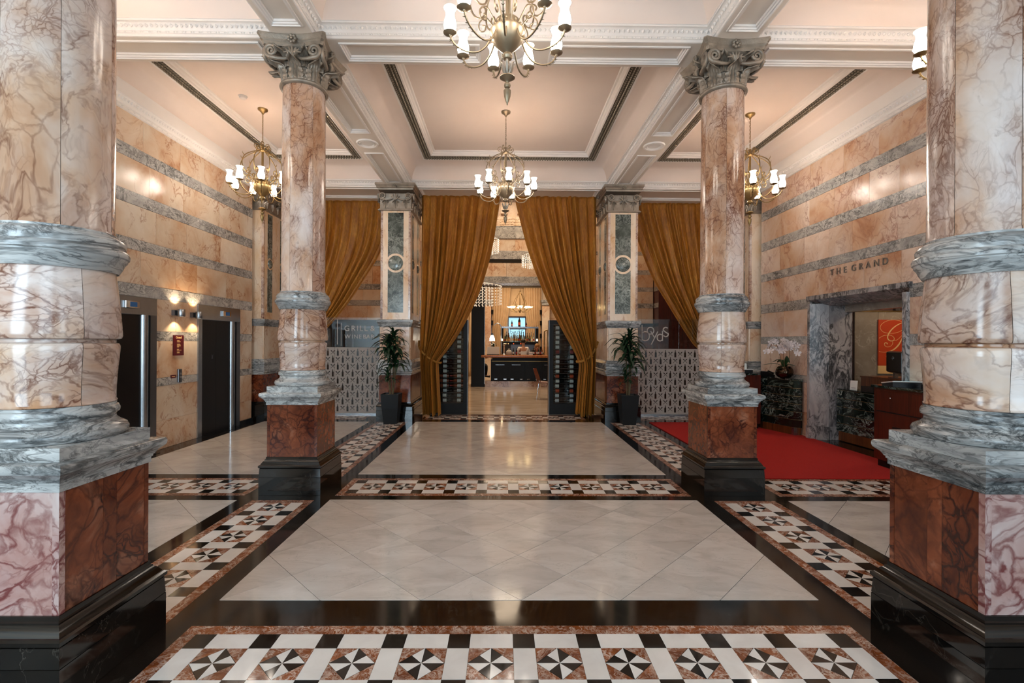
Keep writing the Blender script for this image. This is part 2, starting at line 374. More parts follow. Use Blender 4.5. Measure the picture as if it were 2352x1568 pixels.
# ---------------------------------------------------------------- floor
floor = struct(MB().box(XL-.3, XR+1.2, YB, 10.42, -.12, -.0015).build('floor', M['fblack']))
struct(MB().box(-7, 8, 10.42, 25, -.12, 0).build('floor_bar', M['plank']))
def clip(poly, x0, x1, y0, y1):
    for ax, lim, sg in ((0, x0, 1), (0, x1, -1), (1, y0, 1), (1, y1, -1)):
        out = []
        for i in range(len(poly)):
            a, b = poly[i], poly[(i+1) % len(poly)]
            da, db = sg*(a[ax]-lim), sg*(b[ax]-lim)
            if da >= 0: out.append(a)
            if (da < 0) != (db < 0):
                t = da/(da-db); out.append((a[0]+t*(b[0]-a[0]), a[1]+t*(b[1]-a[1])))
        poly = out
        if len(poly) < 3: return []
    return poly
S_ = .3106; dh = S_-.0022
dia = [(dh, 0), (0, dh), (-dh, 0), (0, -dh)]
dia_me = MB().prism(dia, -.012, 0).mesh('floor_tile', M['fwhite'])
def panel(x0, x1, y0, y1, ox, oy):
    i0 = int((x0-ox)/S_)-2; i1 = int((x1-ox)/S_)+3; j0 = int((y0-oy)/S_)-2; j1 = int((y1-oy)/S_)+3
    for i in range(i0, i1):
        for j in range(j0, j1):
            if (i+j) % 2 == 0: continue
            cx, cy = ox+i*S_, oy+j*S_
            p = clip([(cx+a, cy+b) for a, b in dia], x0+.002, x1-.002, y0+.002, y1-.002)
            if len(p) < 3: continue
            ar = abs(sum(p[k][0]*p[(k+1) % len(p)][1]-p[(k+1) % len(p)][0]*p[k][1] for k in range(len(p))))/2
            if ar < .002: continue
            if ar > .99*2*dh*dh: ob('floor_tile', dia_me, floor, (cx, cy, 0))
            else:
                o = ob('floor_tile', MB().prism([(a-cx, b-cy) for a, b in p], -.012, 0).mesh('floor_tile', M['fwhite']), floor, (cx, cy, 0))
panel(-1.747, 1.98, 2.927, 4.79, -1.747, 2.927)
panel(-1.747, 1.98, 5.70, 9.46, -1.747, 5.70)
panel(-4.76, -2.667, 2.927, 4.77, -2.667, 2.927)
panel(-4.76, -2.667, 5.70, 9.46, -2.667, 5.70)
panel(2.9, 4.95, 2.927, 4.77, 2.9, 2.927)
# mosaic bands
g_ = .0007
q = .115-g_
tri_b = MB().prism([(0, 0), (q/2, q/2), (0, q)], -.01, 0).mesh('pinwheel_triangle', M['fblack'])
tri_w = MB().prism([(0, 0), (q, 0), (q/2, q/2)], -.01, 0).mesh('pinwheel_triangle', M['fmosaic'])
tri_c = MB().prism([(q, .004), (q, q), (.004, q)], -.01, 0).mesh('pinwheel_triangle', M['fbrown'])
fill = {k: MB() for k in ('fblack', 'fmosaic', 'fbrown')}
rect_cache = {}
def rect(x0, x1, y0, y1, mk, sep, name='border_tile'):
    if x1-x0 < .01 or y1-y0 < .01: return
    if not sep: fill[mk].box(x0+g_, x1-g_, y0+g_, y1-g_, -.01, 0); return
    k = (round(x1-x0, 4), round(y1-y0, 4), mk)
    if k not in rect_cache:
        hx, hy = (x1-x0)/2-g_, (y1-y0)/2-g_
        rect_cache[k] = MB().box(-hx, hx, -hy, hy, -.01, 0).mesh(name, M[mk])
    ob(name, rect_cache[k], floor, ((x0+x1)/2, (y0+y1)/2, 0))
def pin(cx, cy, sep):
    for k in range(4):
        for me, mk, pts in ((tri_b, 'fblack', [(0, 0), (q/2, q/2), (0, q)]), (tri_w, 'fmosaic', [(0, 0), (q, 0), (q/2, q/2)]), (tri_c, 'fbrown', [(q, .004), (q, q), (.004, q)])):
            if sep: ob('pinwheel_triangle', me, floor, (cx, cy, 0), k*PI/2)
            else:
                c_, s_ = math.cos(k*PI/2), math.sin(k*PI/2)
                fill[mk].prism([(cx+a*c_-b*s_, cy+a*s_+b*c_) for a, b in pts], -.01, 0)
def band(axis, u0, vc, n, first, sp, sr):
    """axis 0 = runs along x; u0 = start of brown edging; vc = centre line"""
    def rc(ua, ub, va, vb, mk, sep, nm='border_tile'):
        if axis == 0: rect(ua, ub, vc+va, vc+vb, mk, sep, nm)
        else: rect(vc+va, vc+vb, ua, ub, mk, sep, nm)
    u = u0+.075
    seq = (['r', 'p']*n+['r']) if first == 'r' else (['p', 'r']*n)[:-1]
    for s in seq:
        if s == 'r':
            for va, vb, mk in ((-.235, -.115, 'fblack'), (-.115, .115, 'fmosaic'), (.115, .235, 'fblack')): rc(u, u+.115, va, vb, mk, sr)
            u += .115
        else:
            rc(u, u+.23, -.235, -.115, 'fmosaic', sr); rc(u, u+.23, .115, .235, 'fmosaic', sr)
            if axis == 0: pin(u+.115, vc, sp)
            else: pin(vc, u+.115, sp)
            u += .23
    ends = u+.075
    for va, vb in ((-.31, -.235), (.235, .31)):
        k = max(1, round((ends-u0)/1.2))
        for i in range(k): rc(u0+(ends-u0)*i/k, u0+(ends-u0)*(i+1)/k, va, vb, 'fbrown', sr, 'brown_strip')
    rc(u0, u0+.075, -.235, .235, 'fbrown', sr, 'brown_strip'); rc(ends-.075, ends, -.235, .235, 'fbrown', sr, 'brown_strip')
    return ends
band(0, -1.741, 2.354, 10, 'r', True, True)
band(1, 2.665, -2.208, 6, 'p', True, True)
band(1, 2.665, 2.455, 6, 'p', True, True)
band(0, -1.741, 5.225, 10, 'r', False, True)
band(0, -2.667-2.335, 5.225, 6, 'r', False, True)
band(0, 2.9, 5.225, 6, 'r', False, True)
band(1, 5.60, -2.208, 11, 'p', False, False)
band(1, 5.60, 2.455, 11, 'p', False, False)
band(0, -1.65, 10.02, 9, 'r', False, False)
band(0, -2.85-2.0, 10.02, 5, 'r', False, False)
band(0, 2.85, 10.02, 5, 'r', False, False)
for k, b_ in fill.items(): stuff(b_.build('mosaic_fill', M[k], floor))
# ---------------------------------------------------------------- side walls clad in slabs
ROWS = [(0, .42, 's'), (.42, .93, 's'), (.93, 1.05, 'g'), (1.05, 1.59, 's'), (1.59, 1.73, 'g'), (1.73, 2.2, 's'), (2.2, 2.37, 'g'),
        (2.37, 2.83, 's'), (2.83, 2.98, 'g'), (2.98, 3.44, 's'), (3.44, 3.61, 'g'), (3.61, 4.05, 's'), (4.05, 4.22, 'g'), (4.22, 4.66, 's')]
def slabs(wall, X, sx, y0, y1, openings, seed, rows=ROWS, fn=None, step=(.5, .98), sk='sienna'):
    """sx = +1 when the face looks towards +x"""
    r = random.Random(seed)
    for z0, z1, kind in rows:
        ivs = [(y0, y1)]
        for a, b, zt in openings:
            if z0 < zt-.02:
                ivs = [p for iv in ivs for p in ((iv[0], min(iv[1], a)), (max(iv[0], b), iv[1])) if p[1]-p[0] > .02]
        for a, b in ivs:
            y = a
            while y < b-.01:
                wd = r.uniform(*step)*(1.3 if kind == 'g' else 1)*(2 if y < 4.5 and fn is None else 1)
                ye = y+wd
                if b-ye < .3: ye = b
                t = .03 if kind == 's' else .034
                t += r.uniform(-.0015, .0015)
                mk = {'s': sk, 'g': 'greyband'}.get(kind, kind)
                bx = MB()
                if fn is None: bx.box(min(X-.03*sx, X-.03*sx+t*sx), max(X-.03*sx, X-.03*sx+t*sx), y+.0015, ye-.0015, z0+.0015, z1-.0015)
                else: bx.box(y+.0015, ye-.0015, X-t, X, z0+.0015, z1-.0015)
                bx.build('wall_slab' if kind != 'g' else 'band_slab', M[mk], wall)
                y = ye
LIFTS = [(5.62, 6.87, 2.2), (7.8, 9.03, 2.2)]
m = MB().box(XL-.35, XL-.03, YB, YF, 2.2, 5.4)
for a, b in ((YB, 5.62), (6.87, 7.8), (9.03, YF)): m.box(XL-.35, XL-.03, a, b, 0, 2.2)
wl = struct(m.build('wall_left', M['grout']))
slabs(wl, XL, 1, YB, YF, LIFTS, 3)
PORT = (6.0, 7.95, 2.38)
m = MB().box(XR+.03, XR+.3, YB, PORT[0]-.1, 0, 5.4).box(XR+.03, XR+.3, PORT[1]+.1, YF, 0, 5.4).box(XR+.03, XR+.3, PORT[0]-.1, PORT[1]+.1, 2.4, 5.4)
wr = struct(m.build('wall_right', M['grout']))
slabs(wr, XR, -1, YB, YF, [PORT], 5, sk='pinksienna')
# wall behind the camera with three tall openings for the daylight
m = MB()
for a, b in ((XL-.35, -4.6), (-2.6, -.9), (1.1, 2.8), (4.8, XR+.3)): m.box(a, b, YB-.3, YB, 0, 5.4)
m.box(XL-.35, XR+.3, YB-.3, YB, 3.8, 5.4)
struct(m.build('wall_back', M['cream']))
# ---------------------------------------------------------------- ceiling
ZS, ZC, ZT = 4.8, 4.93, 5.335
ceil = struct(MB().box(XL-.35, XR+.3, YB-.3, 10.7, 5.45, 5.6).build('ceiling', M['plaster']))
def rings(mb, r, prof, fillin=False):
    vs_ = []
    for d, z in prof:
        vs_ += [(r[0]+d, r[2]+d, z), (r[1]-d, r[2]+d, z), (r[1]-d, r[3]-d, z), (r[0]+d, r[3]-d, z)]
    fs = []
    for k in range(len(prof)-1):
        for i in range(4):
            j = (i+1) % 4; fs.append((k*4+i, k*4+4+i, k*4+4+j, k*4+j))
    if fillin: n = (len(prof)-1)*4; fs.append((n+3, n+2, n+1, n))
    mb.add(vs_, fs)
def along(r, d, step):
    """points with angle around a rectangle inset by d"""
    x0, x1, y0, y1 = r[0]+d, r[1]-d, r[2]+d, r[3]-d
    out = []
    for (ax, ay), (bx, by), a in (((x0, y0), (x1, y0), 0), ((x1, y0), (x1, y1), PI/2), ((x1, y1), (x0, y1), 0), ((x0, y1), (x0, y0), PI/2)):
        L = math.hypot(bx-ax, by-ay); n = int(L/step)
        for i in range(n):
            t = (i+.5)/n; out.append((ax+(bx-ax)*t, ay+(by-ay)*t, a))
    return out
bump_v = [(1, 0, 0), (0, 1, 0), (-1, 0, 0), (0, -1, 0), (0, 0, 1), (0, 0, -1)]
bump_f = [(0, 1, 4), (1, 2, 4), (2, 3, 4), (3, 0, 4), (1, 0, 5), (2, 1, 5), (3, 2, 5), (0, 3, 5)]
def bump(mb, x, y, z, rx, ry, rz, a=0):
    c_, s_ = math.cos(a), math.sin(a)
    mb.add([(x+(p[0]*rx*c_-p[1]*ry*s_), y+(p[0]*rx*s_+p[1]*ry*c_), z+p[2]*rz) for p in bump_v], bump_f)
def bay(x0, x1, y0, y1, frieze, egg=True):
    r = (x0, x1, y0, y1)
    mb = MB(); rings(mb, r, [(0, ZS), (.012, ZS+.004), (.012, ZS+.03), (.024, ZS+.034), (.024, ZS+.052), (.03, ZS+.056), (.036, ZS+.08), (.05, ZS+.1), (.078, ZC-.012), (.092, ZC-.01), (.092, ZC+.008), (.1, ZC+.01)])
    mb.build('cornice_moulding', M['trim'], ceil, 30)
    if egg:
        mb = MB()
        for x, y, a in along(r, .052, .052): bump(mb, x, y, ZC-.035, .019, .02, .026, a)
        for x, y, a in along(r, .026, .085):
            for k in (-.014, .014): bump(mb, x+k*math.cos(a), y+k*math.sin(a), ZS+.043, .011, .011, .011, a)
        stuff(mb.build('egg_and_dart_ornament', M['trim'], ceil))
    mb = MB()
    if frieze:
        D, H = .30, .30
        rings(mb, r, [(.1+D*(1-math.cos(t)), ZC+.01+H*math.sin(t)) for t in [i*PI/2/8 for i in range(9)]]); mb.build('plaster_cove', M['plaster'], ceil, 50)
        mb = MB(); rings(mb, r, [(.375, 5.25), (.38, 5.235), (.405, 5.235), (.41, 5.25)])
        rings(mb, r, [(.548, 5.262), (.552, 5.245), (.575, 5.25), (.582, 5.275), (.6, 5.285), (.61, 5.31), (.635, 5.315), (.645, ZT)]); mb.build('inner_moulding', M['trim'], ceil, 30)
        mb = MB(); rings(mb, r, [(.405, 5.245), (.43, 5.238), (.525, 5.252), (.552, 5.248)]); mb.build('bronze_frieze', M['frieze'], ceil, 30)
        mb = MB()
        for d, z in ((.432, 5.238), (.478, 5.243), (.522, 5.249)):
            for i, (x, y, a) in enumerate(along(r, d, .05)):
                bump(mb, x, y, z-.004, .026, .014, .016, a+(.7 if d < .45 else -.7 if d > .5 else 0))
        stuff(mb.build('frieze_leaf_ornament', M['friezelight'], ceil))
        mb = MB().box(x0+.6, x1-.6, y0+.6, y1-.6, ZT-.002, ZT+.02); mb.build('ceiling_panel', M['plaster'], ceil)
    else:
        D, H = .8, .40
        rings(mb, r, [(.1+D*(1-math.cos(t)), ZC+.01+(ZT-ZC-.012)*math.sin(t)) for t in [i*PI/2/12 for i in range(13)]]); mb.build('plaster_cove', M['plaster'], ceil, 50)
        mb = MB().box(x0+.88, x1-.88, y0+.88, y1-.88, ZT-.002, ZT+.02); mb.build('ceiling_panel', M['plaster'], ceil)
BX = [(XL, -2.43), (-2.0, 2.215), (2.645, XR)]
for xa, xb in BX:
    bay(xa, xb, 5.455, 9.84, True)
    bay(xa, xb, 2.575, 5.025, False)
    bay(xa, xb, YB, 2.145, False, False)
def soffit(x0, x1, y0, y1, panels=1, medal=False):
    long = 0 if x1-x0 > y1-y0 else 1
    MB().box(x0, x1, y0, y1, ZS+.035, ZC+.1).build('beam', M['beam'], ceil)
    rs = []
    if medal:
        if long == 0: c = (x0+x1)/2; rs = [(x0, c-.17, y0, y1), (c+.17, x1, y0, y1)]; flat = (c-.17, c+.17, y0, y1)
        else: c = (y0+y1)/2; rs = [(x0, x1, y0, c-.17), (x0, x1, c+.17, y1)]; flat = (x0, x1, c-.17, c+.17)
        MB().box(*flat, ZS, ZS+.04).build('beam_block', M['beam'], ceil)
        mb = MB().lathe([(.1, 0), (.1, -.008), (.115, -.018), (.13, -.008), (.14, -.02), (.165, -.02), (.175, 0)], 32, ((flat[0]+flat[1])/2, (flat[2]+flat[3])/2, ZS+.001), caps=False)
        mb.lathe([(.1, -.004), (0, -.004)], 32, ((flat[0]+flat[1])/2, (flat[2]+flat[3])/2, ZS+.001), caps=False)
        mb.build('round_medallion', M['trim'], ceil, 30)
    else: rs = [(x0, x1, y0, y1)]
    for r in rs:
        # end margin longer than side margin
        e = .16
        rr = (r[0]+(e if long == 0 else 0), r[1]-(e if long == 0 else 0), r[2]+(e if long == 1 else 0), r[3]-(e if long == 1 else 0))
        mb = MB()
        if long == 0: mb.box(r[0], rr[0], y0, y1, ZS, ZS+.04); mb.box(rr[1], r[1], y0, y1, ZS, ZS+.04)
        else: mb.box(x0, x1, r[2], rr[2], ZS, ZS+.04); mb.box(x0, x1, rr[3], r[3], ZS, ZS+.04)
        rings(mb, rr, [(0, ZS), (.05, ZS)]); mb.build('soffit_border', M['beam'], ceil)
        mb = MB(); rings(mb, rr, [(.05, ZS), (.052, ZS-.012), (.066, ZS-.016), (.072, ZS-.004), (.084, ZS-.002), (.09, ZS+.012), (.102, ZS+.014), (.106, ZS+.034)]); mb.build('soffit_moulding', M['trim'], ceil, 30)
for xa, xb in BX: soffit(xa, xb, 5.025, 5.455, medal=(xa == -2.0)); soffit(xa, xb, 2.145, 2.575); soffit(xa, xb, 9.84, 10.6)
for cx in CX:
    soffit(cx-.215, cx+.215, 5.455, 9.84, medal=True); soffit(cx-.215, cx+.215, 2.575, 5.025); soffit(cx-.215, cx+.215, YB, 2.145)
    for cy in (2.36, 5.24): MB().box(cx-.215, cx+.215, cy-.215, cy+.215, ZS, ZC+.1).build('beam_block', M['beam'], ceil)
    MB().box(cx-.215, cx+.215, 9.84, 10.6, ZS, ZC+.1).build('beam_block', M['beam'], ceil)
MB().box(XL-.3, XR+.3, 10.6, 10.75, ZS, 5.5).build('beam', M['beam'], ceil)
# cornices along the side walls
for nm, X, sx in (('trim_left', XL, 1), ('trim_right', XR, -1)):
    pr = [(0, 4.64), (.03, 4.645), (.03, 4.68), (.045, 4.685), (.05, 4.715), (.075, 4.74), (.1, 4.77), (.115, 4.775), (.115, ZC+.02), (0, ZC+.02)]
    mb = MB().prism([(a, b) for a, b in pr], YB, YF, lambda a, b, h: (X+sx*a, h, b))
    t = struct(mb.build(nm, M['trim'], None, 30))
    mb = MB(); n = int((YF-2)/.052)
    for i in range(n):
        y = 2+i*.052; bump(mb, X+sx*.078, y, 4.745, .02, .019, .026)
        if i % 2: bump(mb, X+sx*.035, y, 4.662, .011, .02, .011)
    stuff(mb.build('egg_and_dart_ornament', M['trim'], t))
for s in (-1, 1):
    X = XL if s < 0 else XR
    struct(MB().box(min(X, X-s*.035), max(X, X-s*.035), 9.03 if s < 0 else 8.8, YF, 0, .07).build('baseboard_left' if s < 0 else 'baseboard_right', M['black']))

# ================================================================== COLUMNS
def leaf_mesh(mb, h, wd, curl, base, ang, nseg=7, bulge=.02, taper=.55):
    """acanthus-like leaf standing at radius base, curling outward at the tip"""
    c_, s_ = math.cos(ang), math.sin(ang)
    nseg = 14; U = [-1, -.8, -.6, -.4, -.2, 0, .2, .4, .6, .8, 1]; nu = len(U)
    vs_ = []
    for i in range(nseg+1):
        t = i/nseg
        w_ = wd*(1-(1-taper)*t*t)*(.80+.28*abs(math.sin(t*PI*4.5)))*(1 if t < .9 else .8)
        out = base+bulge*t+curl*max(0, t-.55)**2*6; z = h*(t if t < .86 else .86+(t-.86)*.1-(t-.86)*.3)
        for u in U:
            ridge = .009*math.cos(u*PI*4+t*2.2*(1 if u > 0 else -1)) if abs(u) > .05 else .016
            o = out-abs(u)**2*.03+ridge; y = u*w_/2; zz = z-abs(u)*.03*h/.2*(.5+t)+.012*abs(math.sin(t*PI*4.5))*abs(u)
            vs_.append((o*c_-y*s_, o*s_+y*c_, max(0, zz)))
    mb.add(vs_, [(i*nu+k, i*nu+k+1, (i+1)*nu+k+1, (i+1)*nu+k) for i in range(nseg) for k in range(nu-1)])
def spiral(c, u, v, r0, turns, n=26, start=0, sg=1):
    pts = []; rad = []
    for i in range(n+1):
        t = i/n; a = start+sg*turns*TAU*t; r = r0*(1-.88*t)
        p = Vector(c)+Vector(u)*r*math.cos(a)+Vector(v)*r*math.sin(a); pts.append(p); rad.append(.022*(1-.55*t)*r0/.07)
    return pts, rad
def rosette(mb, c, u, v, nrm, r):
    c = Vector(c); u = Vector(u); v = Vector(v); nrm = Vector(nrm)
    for k in range(7):
        a = TAU*k/7; p = c+(u*math.cos(a)+v*math.sin(a))*r*.62+nrm*.008
        mb.ell(p, (r*.36,)*3, 6, 4)
    mb.ell(c+nrm*.02, (r*.3,)*3, 6, 4)
def capital_round(p, z0):
    """Corinthian capital from z0 up to ZS"""
    mb = MB().lathe([(.222, z0), (.245, z0+.008), (.252, z0+.024), (.245, z0+.04), (.226, z0+.048)], 40, caps=False)
    mb.build('astragal', M['pewter'], p, 50)
    mb = MB().lathe([(.214, z0+.03), (.214, z0+.16), (.225, z0+.25), (.262, z0+.31), (.3, z0+.345)], 32); mb.build('bell', M['pewter'], p, 50)
    for k in range(8):
        lf = MB(); leaf_mesh(lf, .235, .165, .11, .228, TAU*k/8+PI/8*0, taper=.6); lf.v = [(a, b, c+z0+.04) for a, b, c in lf.v]
        solid(lf.build('acanthus_leaf', M['pewter'], p, 60), .012)
    for k in range(8):
        lf = MB(); leaf_mesh(lf, .17, .10, .12, .242, TAU*(k+.5)/8, taper=.7); lf.v = [(a, b, c+z0+.17) for a, b, c in lf.v]
        solid(lf.build('acanthus_leaf', M['pewter'], p, 60), .012)
    for k in range(4):
        a = k*PI/2; nrm = Vector((math.sin(a), -math.cos(a), 0)); u = Vector((math.cos(a), math.sin(a), 0)); v = Vector((0, 0, 1))
        for sg in (-1, 1):
            c = nrm*.27+u*.222*sg+Vector((0, 0, z0+.292))+nrm*.03
            pts, rad = spiral(c, u*sg, v, .072, 2.1, start=-PI*.55, sg=1)
            st = [nrm*.26+u*.03*sg+Vector((0, 0, z0+.245)), nrm*.285+u*.09*sg+Vector((0, 0, z0+.215)), nrm*.295+u*.16*sg+Vector((0, 0, z0+.213))]
            mb = MB().tube(st+pts, [.013, .017, .02]+rad, 7); mb.build('volute', M['pewter'], p, 60)
        mb = MB()
        for j in range(7):
            t = (j-3)/3; tip = nrm*.305+u*(.10*math.sin(t*1.2))+Vector((0, 0, z0+.235+.10*math.cos(t*1.2)))
            mb.tube([nrm*.275+Vector((0, 0, z0+.225)), nrm*.3+u*(.05*math.sin(t*1.2))+Vector((0, 0, z0+.28)), tip], [.008, .016, .006], 5)
        mb.build('palmette', M['pewter'], p, 60)
        mb = MB(); rosette(mb, nrm*.305+Vector((0, 0, z0+.41)), u, v, nrm, .052); mb.build('rosette', M['pewter'], p, 60)
    def plan(sc):
        pts = []
        for k in range(4):
            a = k*PI/2; nrm = (math.sin(a), -math.cos(a)); u = (math.cos(a), math.sin(a))
            for i in range(9):
                t = -1+2*i/8; w_ = .335*sc*t*.93; d = (.285+.05*t*t)*sc
                pts.append((nrm[0]*d+u[0]*w_, nrm[1]*d+u[1]*w_))
        return pts
    mb = MB(); pr = [(.93, z0+.355), (.95, z0+.385), (.95, z0+.39), (1.0, z0+.405), (1.0, z0+.42), (1.06, z0+.45), (1.06, ZS)]
    n = 36; vs_ = []
    for sc, z in pr: vs_ += [(a, b, z) for a, b in plan(sc)]
    fs = [(k*n+i, k*n+(i+1) % n, (k+1)*n+(i+1) % n, (k+1)*n+i) for k in range(len(pr)-1) for i in range(n)]+[tuple(range(n-1, -1, -1)), tuple((len(pr)-1)*n+i for i in range(n))]
    mb.add(vs_, fs); mb.build('abacus', M['pewter'], p, 30)
def make_column():
    p = thing('marble_column', '', 'column')
    H = .32
    mb = MB().sqr([(0, 0), (0, .183), (-.003, .184), (-.003, .187), (-.001, .188), (-.006, .272), (-.014, .276)], 0, 0, H, H); mb.build('plinth', M['black'], p, 20)
    mb = MB().sqr([(-.004, .277), (.004, .285), (.004, .302), (-.006, .31), (-.012, .312), (-.016, .32), (-.03, .342), (-.042, .352), (-.042, .36), (-.05, .364), (-.052, .384)], 0, 0, H, H); mb.build('plinth_moulding', M['black'], p, 20)
    d = .262; t = .02
    for k in range(4):
        a = k*PI/2
        for u0, u1, nm in ((-d, -d+.03, 'corner_strip'), (-d+.03, -.03, 'die_panel'), (-.03, .05, 'die_panel'), (.05, d-.03, 'die_panel'), (d-.03, d, 'corner_strip')):
            if k == 0: u0, u1 = (u0, u1) if nm == 'corner_strip' else ((-d+.03, d-.03) if u0 == -d+.03 else (0, 0))
            if u1-u0 < .01: continue
            ins = .0015 if nm == 'die_panel' else 0
            mb = MB().box(u0+.0006, u1-.0006, -d+ins, -d+t, .385, .93)
            mb.xf(Matrix.Rotation(a, 4, 'Z')); mb.build(nm, M['red'], p)
    MB().box(-d+.018, d-.018, -d+.018, d-.018, .37, .95).build('die_core', M['red'], p)
    mb = MB().sqr([(.008, .93), (.008, .958), (.014, .962), (.014, .972), (.02, .976), (.03, .995), (.05, 1.012), (.056, 1.018), (.06, 1.03), (.06, 1.045), (.055, 1.055), (.044, 1.06)], 0, 0, d, d); mb.build('pedestal_cornice', M['grey'], p, 25)
    MB().sqr([(0, 1.058), (0, 1.122)], 0, 0, d+.004, d+.004).build('base_block', M['grey'], p)
    mb = MB().lathe([(.24, 1.12), (.272, 1.124), (.284, 1.14), (.286, 1.155), (.278, 1.172), (.262, 1.182), (.25, 1.186), (.246, 1.192), (.233, 1.205), (.231, 1.222), (.238, 1.232), (.246, 1.236), (.248, 1.252), (.242, 1.268), (.234, 1.272), (.234, 1.285), (.2, 1.288)], 56); mb.build('column_base', M['grey'], p, 40)
    def seg(nm, prof, mat, n=6, off=0, gap=.002):
        mb = MB().lathe(prof, 12, a0=gap*2, a1=TAU/n-gap*2, caps=False); me = None
        o = mb.build(nm, mat, p, 40); me = o.data; o.rotation_euler.z = off
        for k in range(1, n): ob(nm, me, p, (0, 0, 0), off+k*TAU/n)
    seg('lower_drum', [(.234, 1.287), (.236, 1.292), (.231, 1.30), (.232, 1.36), (.238, 1.45), (.246, 1.54), (.248, 1.57), (.243, 1.582), (.231, 1.586)], M['rose'], 4, PI/4+.35)
    MB().lathe([(.2, 1.582), (.229, 1.584), (.231, 1.595), (.229, 1.606), (.2, 1.608)], 48).build('groove_ring', M['rose'], p, 40)
    seg('upper_drum', [(.24, 1.604), (.252, 1.608), (.257, 1.622), (.256, 1.645), (.25, 1.73), (.241, 1.83), (.231, 1.92), (.229, 1.942)], M['rose'], 4, PI/4+.35)
    mb = MB().lathe([(.2, 1.938), (.24, 1.94), (.249, 1.955), (.256, 1.968), (.265, 1.99), (.276, 2.002), (.277, 2.012), (.284, 2.018), (.286, 2.034), (.28, 2.05), (.27, 2.056), (.27, 2.068), (.272, 2.085), (.262, 2.105), (.245, 2.118), (.236, 2.122), (.236, 2.132), (.2, 2.134)], 56); mb.build('collar', M['grey'], p, 40)
    seg('shaft_panel', [(.228, 2.13), (.228, 2.145), (.2245, 2.15), (.2245, 2.6), (.2235, 3.3), (.221, 4.0), (.217, 4.345)], M['shaft'], 6, .28)
    MB().lathe([(.216, 2.13), (.208, 4.38)], 24).build('shaft_core', M['grout'], p, 40)
    capital_round(p, 4.335)
    return p
col0 = make_column()
LAB = {(0, 0): 'veined marble column on a red pedestal, nearest at the left edge', (1, 0): 'veined marble column on a red pedestal, nearest at the right edge',
       (0, 1): 'round marble column left of centre, pale shaft with full pewter capital', (1, 1): 'round marble column standing beside the red carpet corner'}
first = True
for j, cy in enumerate((2.36, 5.24)):
    for i, cx in enumerate(CX):
        o = col0 if first else copy_tree(col0); first = False
        o.location = (cx, cy, 0); o.rotation_euler.z = 0; tag(o, LAB[(i, j)], 'column', 'freestanding marble columns')
for o in [q_ for q_ in list(COL.objects) if q_.name.startswith('marble_column') and q_.location.y < 3]:
    for ch in o.children:      # nearest columns: paler pink stone on the entrance face, daylight's paling coloured in
        if ch.name.split('.')[0] in ('die_panel', 'corner_strip') and max(v.co.y for v in ch.data.vertices) < -.2:
            ch.data = ch.data.copy(); ch.data.materials[0] = M['redpink_daylit']
# ================================================================== PIERS
def capital_rect(p, z0, hx, hy, faces, z1=ZS):
    H = z1-z0
    mb = MB().sqr([(.03, z0), (.042, z0+.006), (.042, z0+.02), (.024, z0+.03), (.024, z0+.042), (.006, z0+.05), (.004, z0+.2), (.015, z0+.27), (.05, z0+.34)], 0, 0, hx, hy); mb.build('bell', M['pewter'], p, 30)
    mb = MB().sqr([(.045, z0+H-.13), (.05, z0+H-.11), (.05, z0+H-.10), (.07, z0+H-.085), (.07, z0+H-.07), (.095, z0+H-.04), (.095, z1-.001)], 0, 0, hx, hy); mb.build('abacus', M['pewter'], p, 30)
    for a, half, dist, nl in faces:
        nrm = Vector((math.sin(a), -math.cos(a), 0)); u = Vector((math.cos(a), math.sin(a), 0))
        for k in range(nl):
            x = -half+(k+.5)*2*half/nl
            lf = MB(); leaf_mesh(lf, .2, 1.7*half/nl, .05, -.005, 0, taper=.7)
            lf.v = [tuple(nrm*(dist+vx)+u*(x+vy)+Vector((0, 0, z0+.045+vz))) for vx, vy, vz in lf.v]
            solid(lf.build('acanthus_leaf', M['pewter'], p, 60), .012)
        for sg in (-1, 1):
            c = nrm*(dist+.05)+u*(half-.055)*sg+Vector((0, 0, z0+.29))
            pts, rad = spiral(c, u*sg, (0, 0, 1), .07, 2.0, start=-PI*.55)
            st = [nrm*(dist+.04)+u*.03*sg+Vector((0, 0, z0+.25)), nrm*(dist+.05)+u*(half*.4)*sg+Vector((0, 0, z0+.215))]
            MB().tube(st+pts, [.012, .018]+rad, 6).build('volute', M['pewter'], p, 60)
        mb = MB(); rosette(mb, nrm*(dist+.085)+Vector((0, 0, z1-.06)), u, (0, 0, 1), nrm, .045); mb.build('rosette', M['pewter'], p, 60)
        mb = MB()
        for j in range(5):
            t = (j-2)/2; mb.tube([nrm*(dist+.03)+Vector((0, 0, z0+.21)), nrm*(dist+.055)+u*.06*math.sin(t)+Vector((0, 0, z0+.26)), nrm*(dist+.05)+u*.1*math.sin(t)+Vector((0, 0, z0+.22+.12*math.cos(t)))], [.008, .015, .006], 5)
        mb.build('palmette', M['pewter'], p, 60)
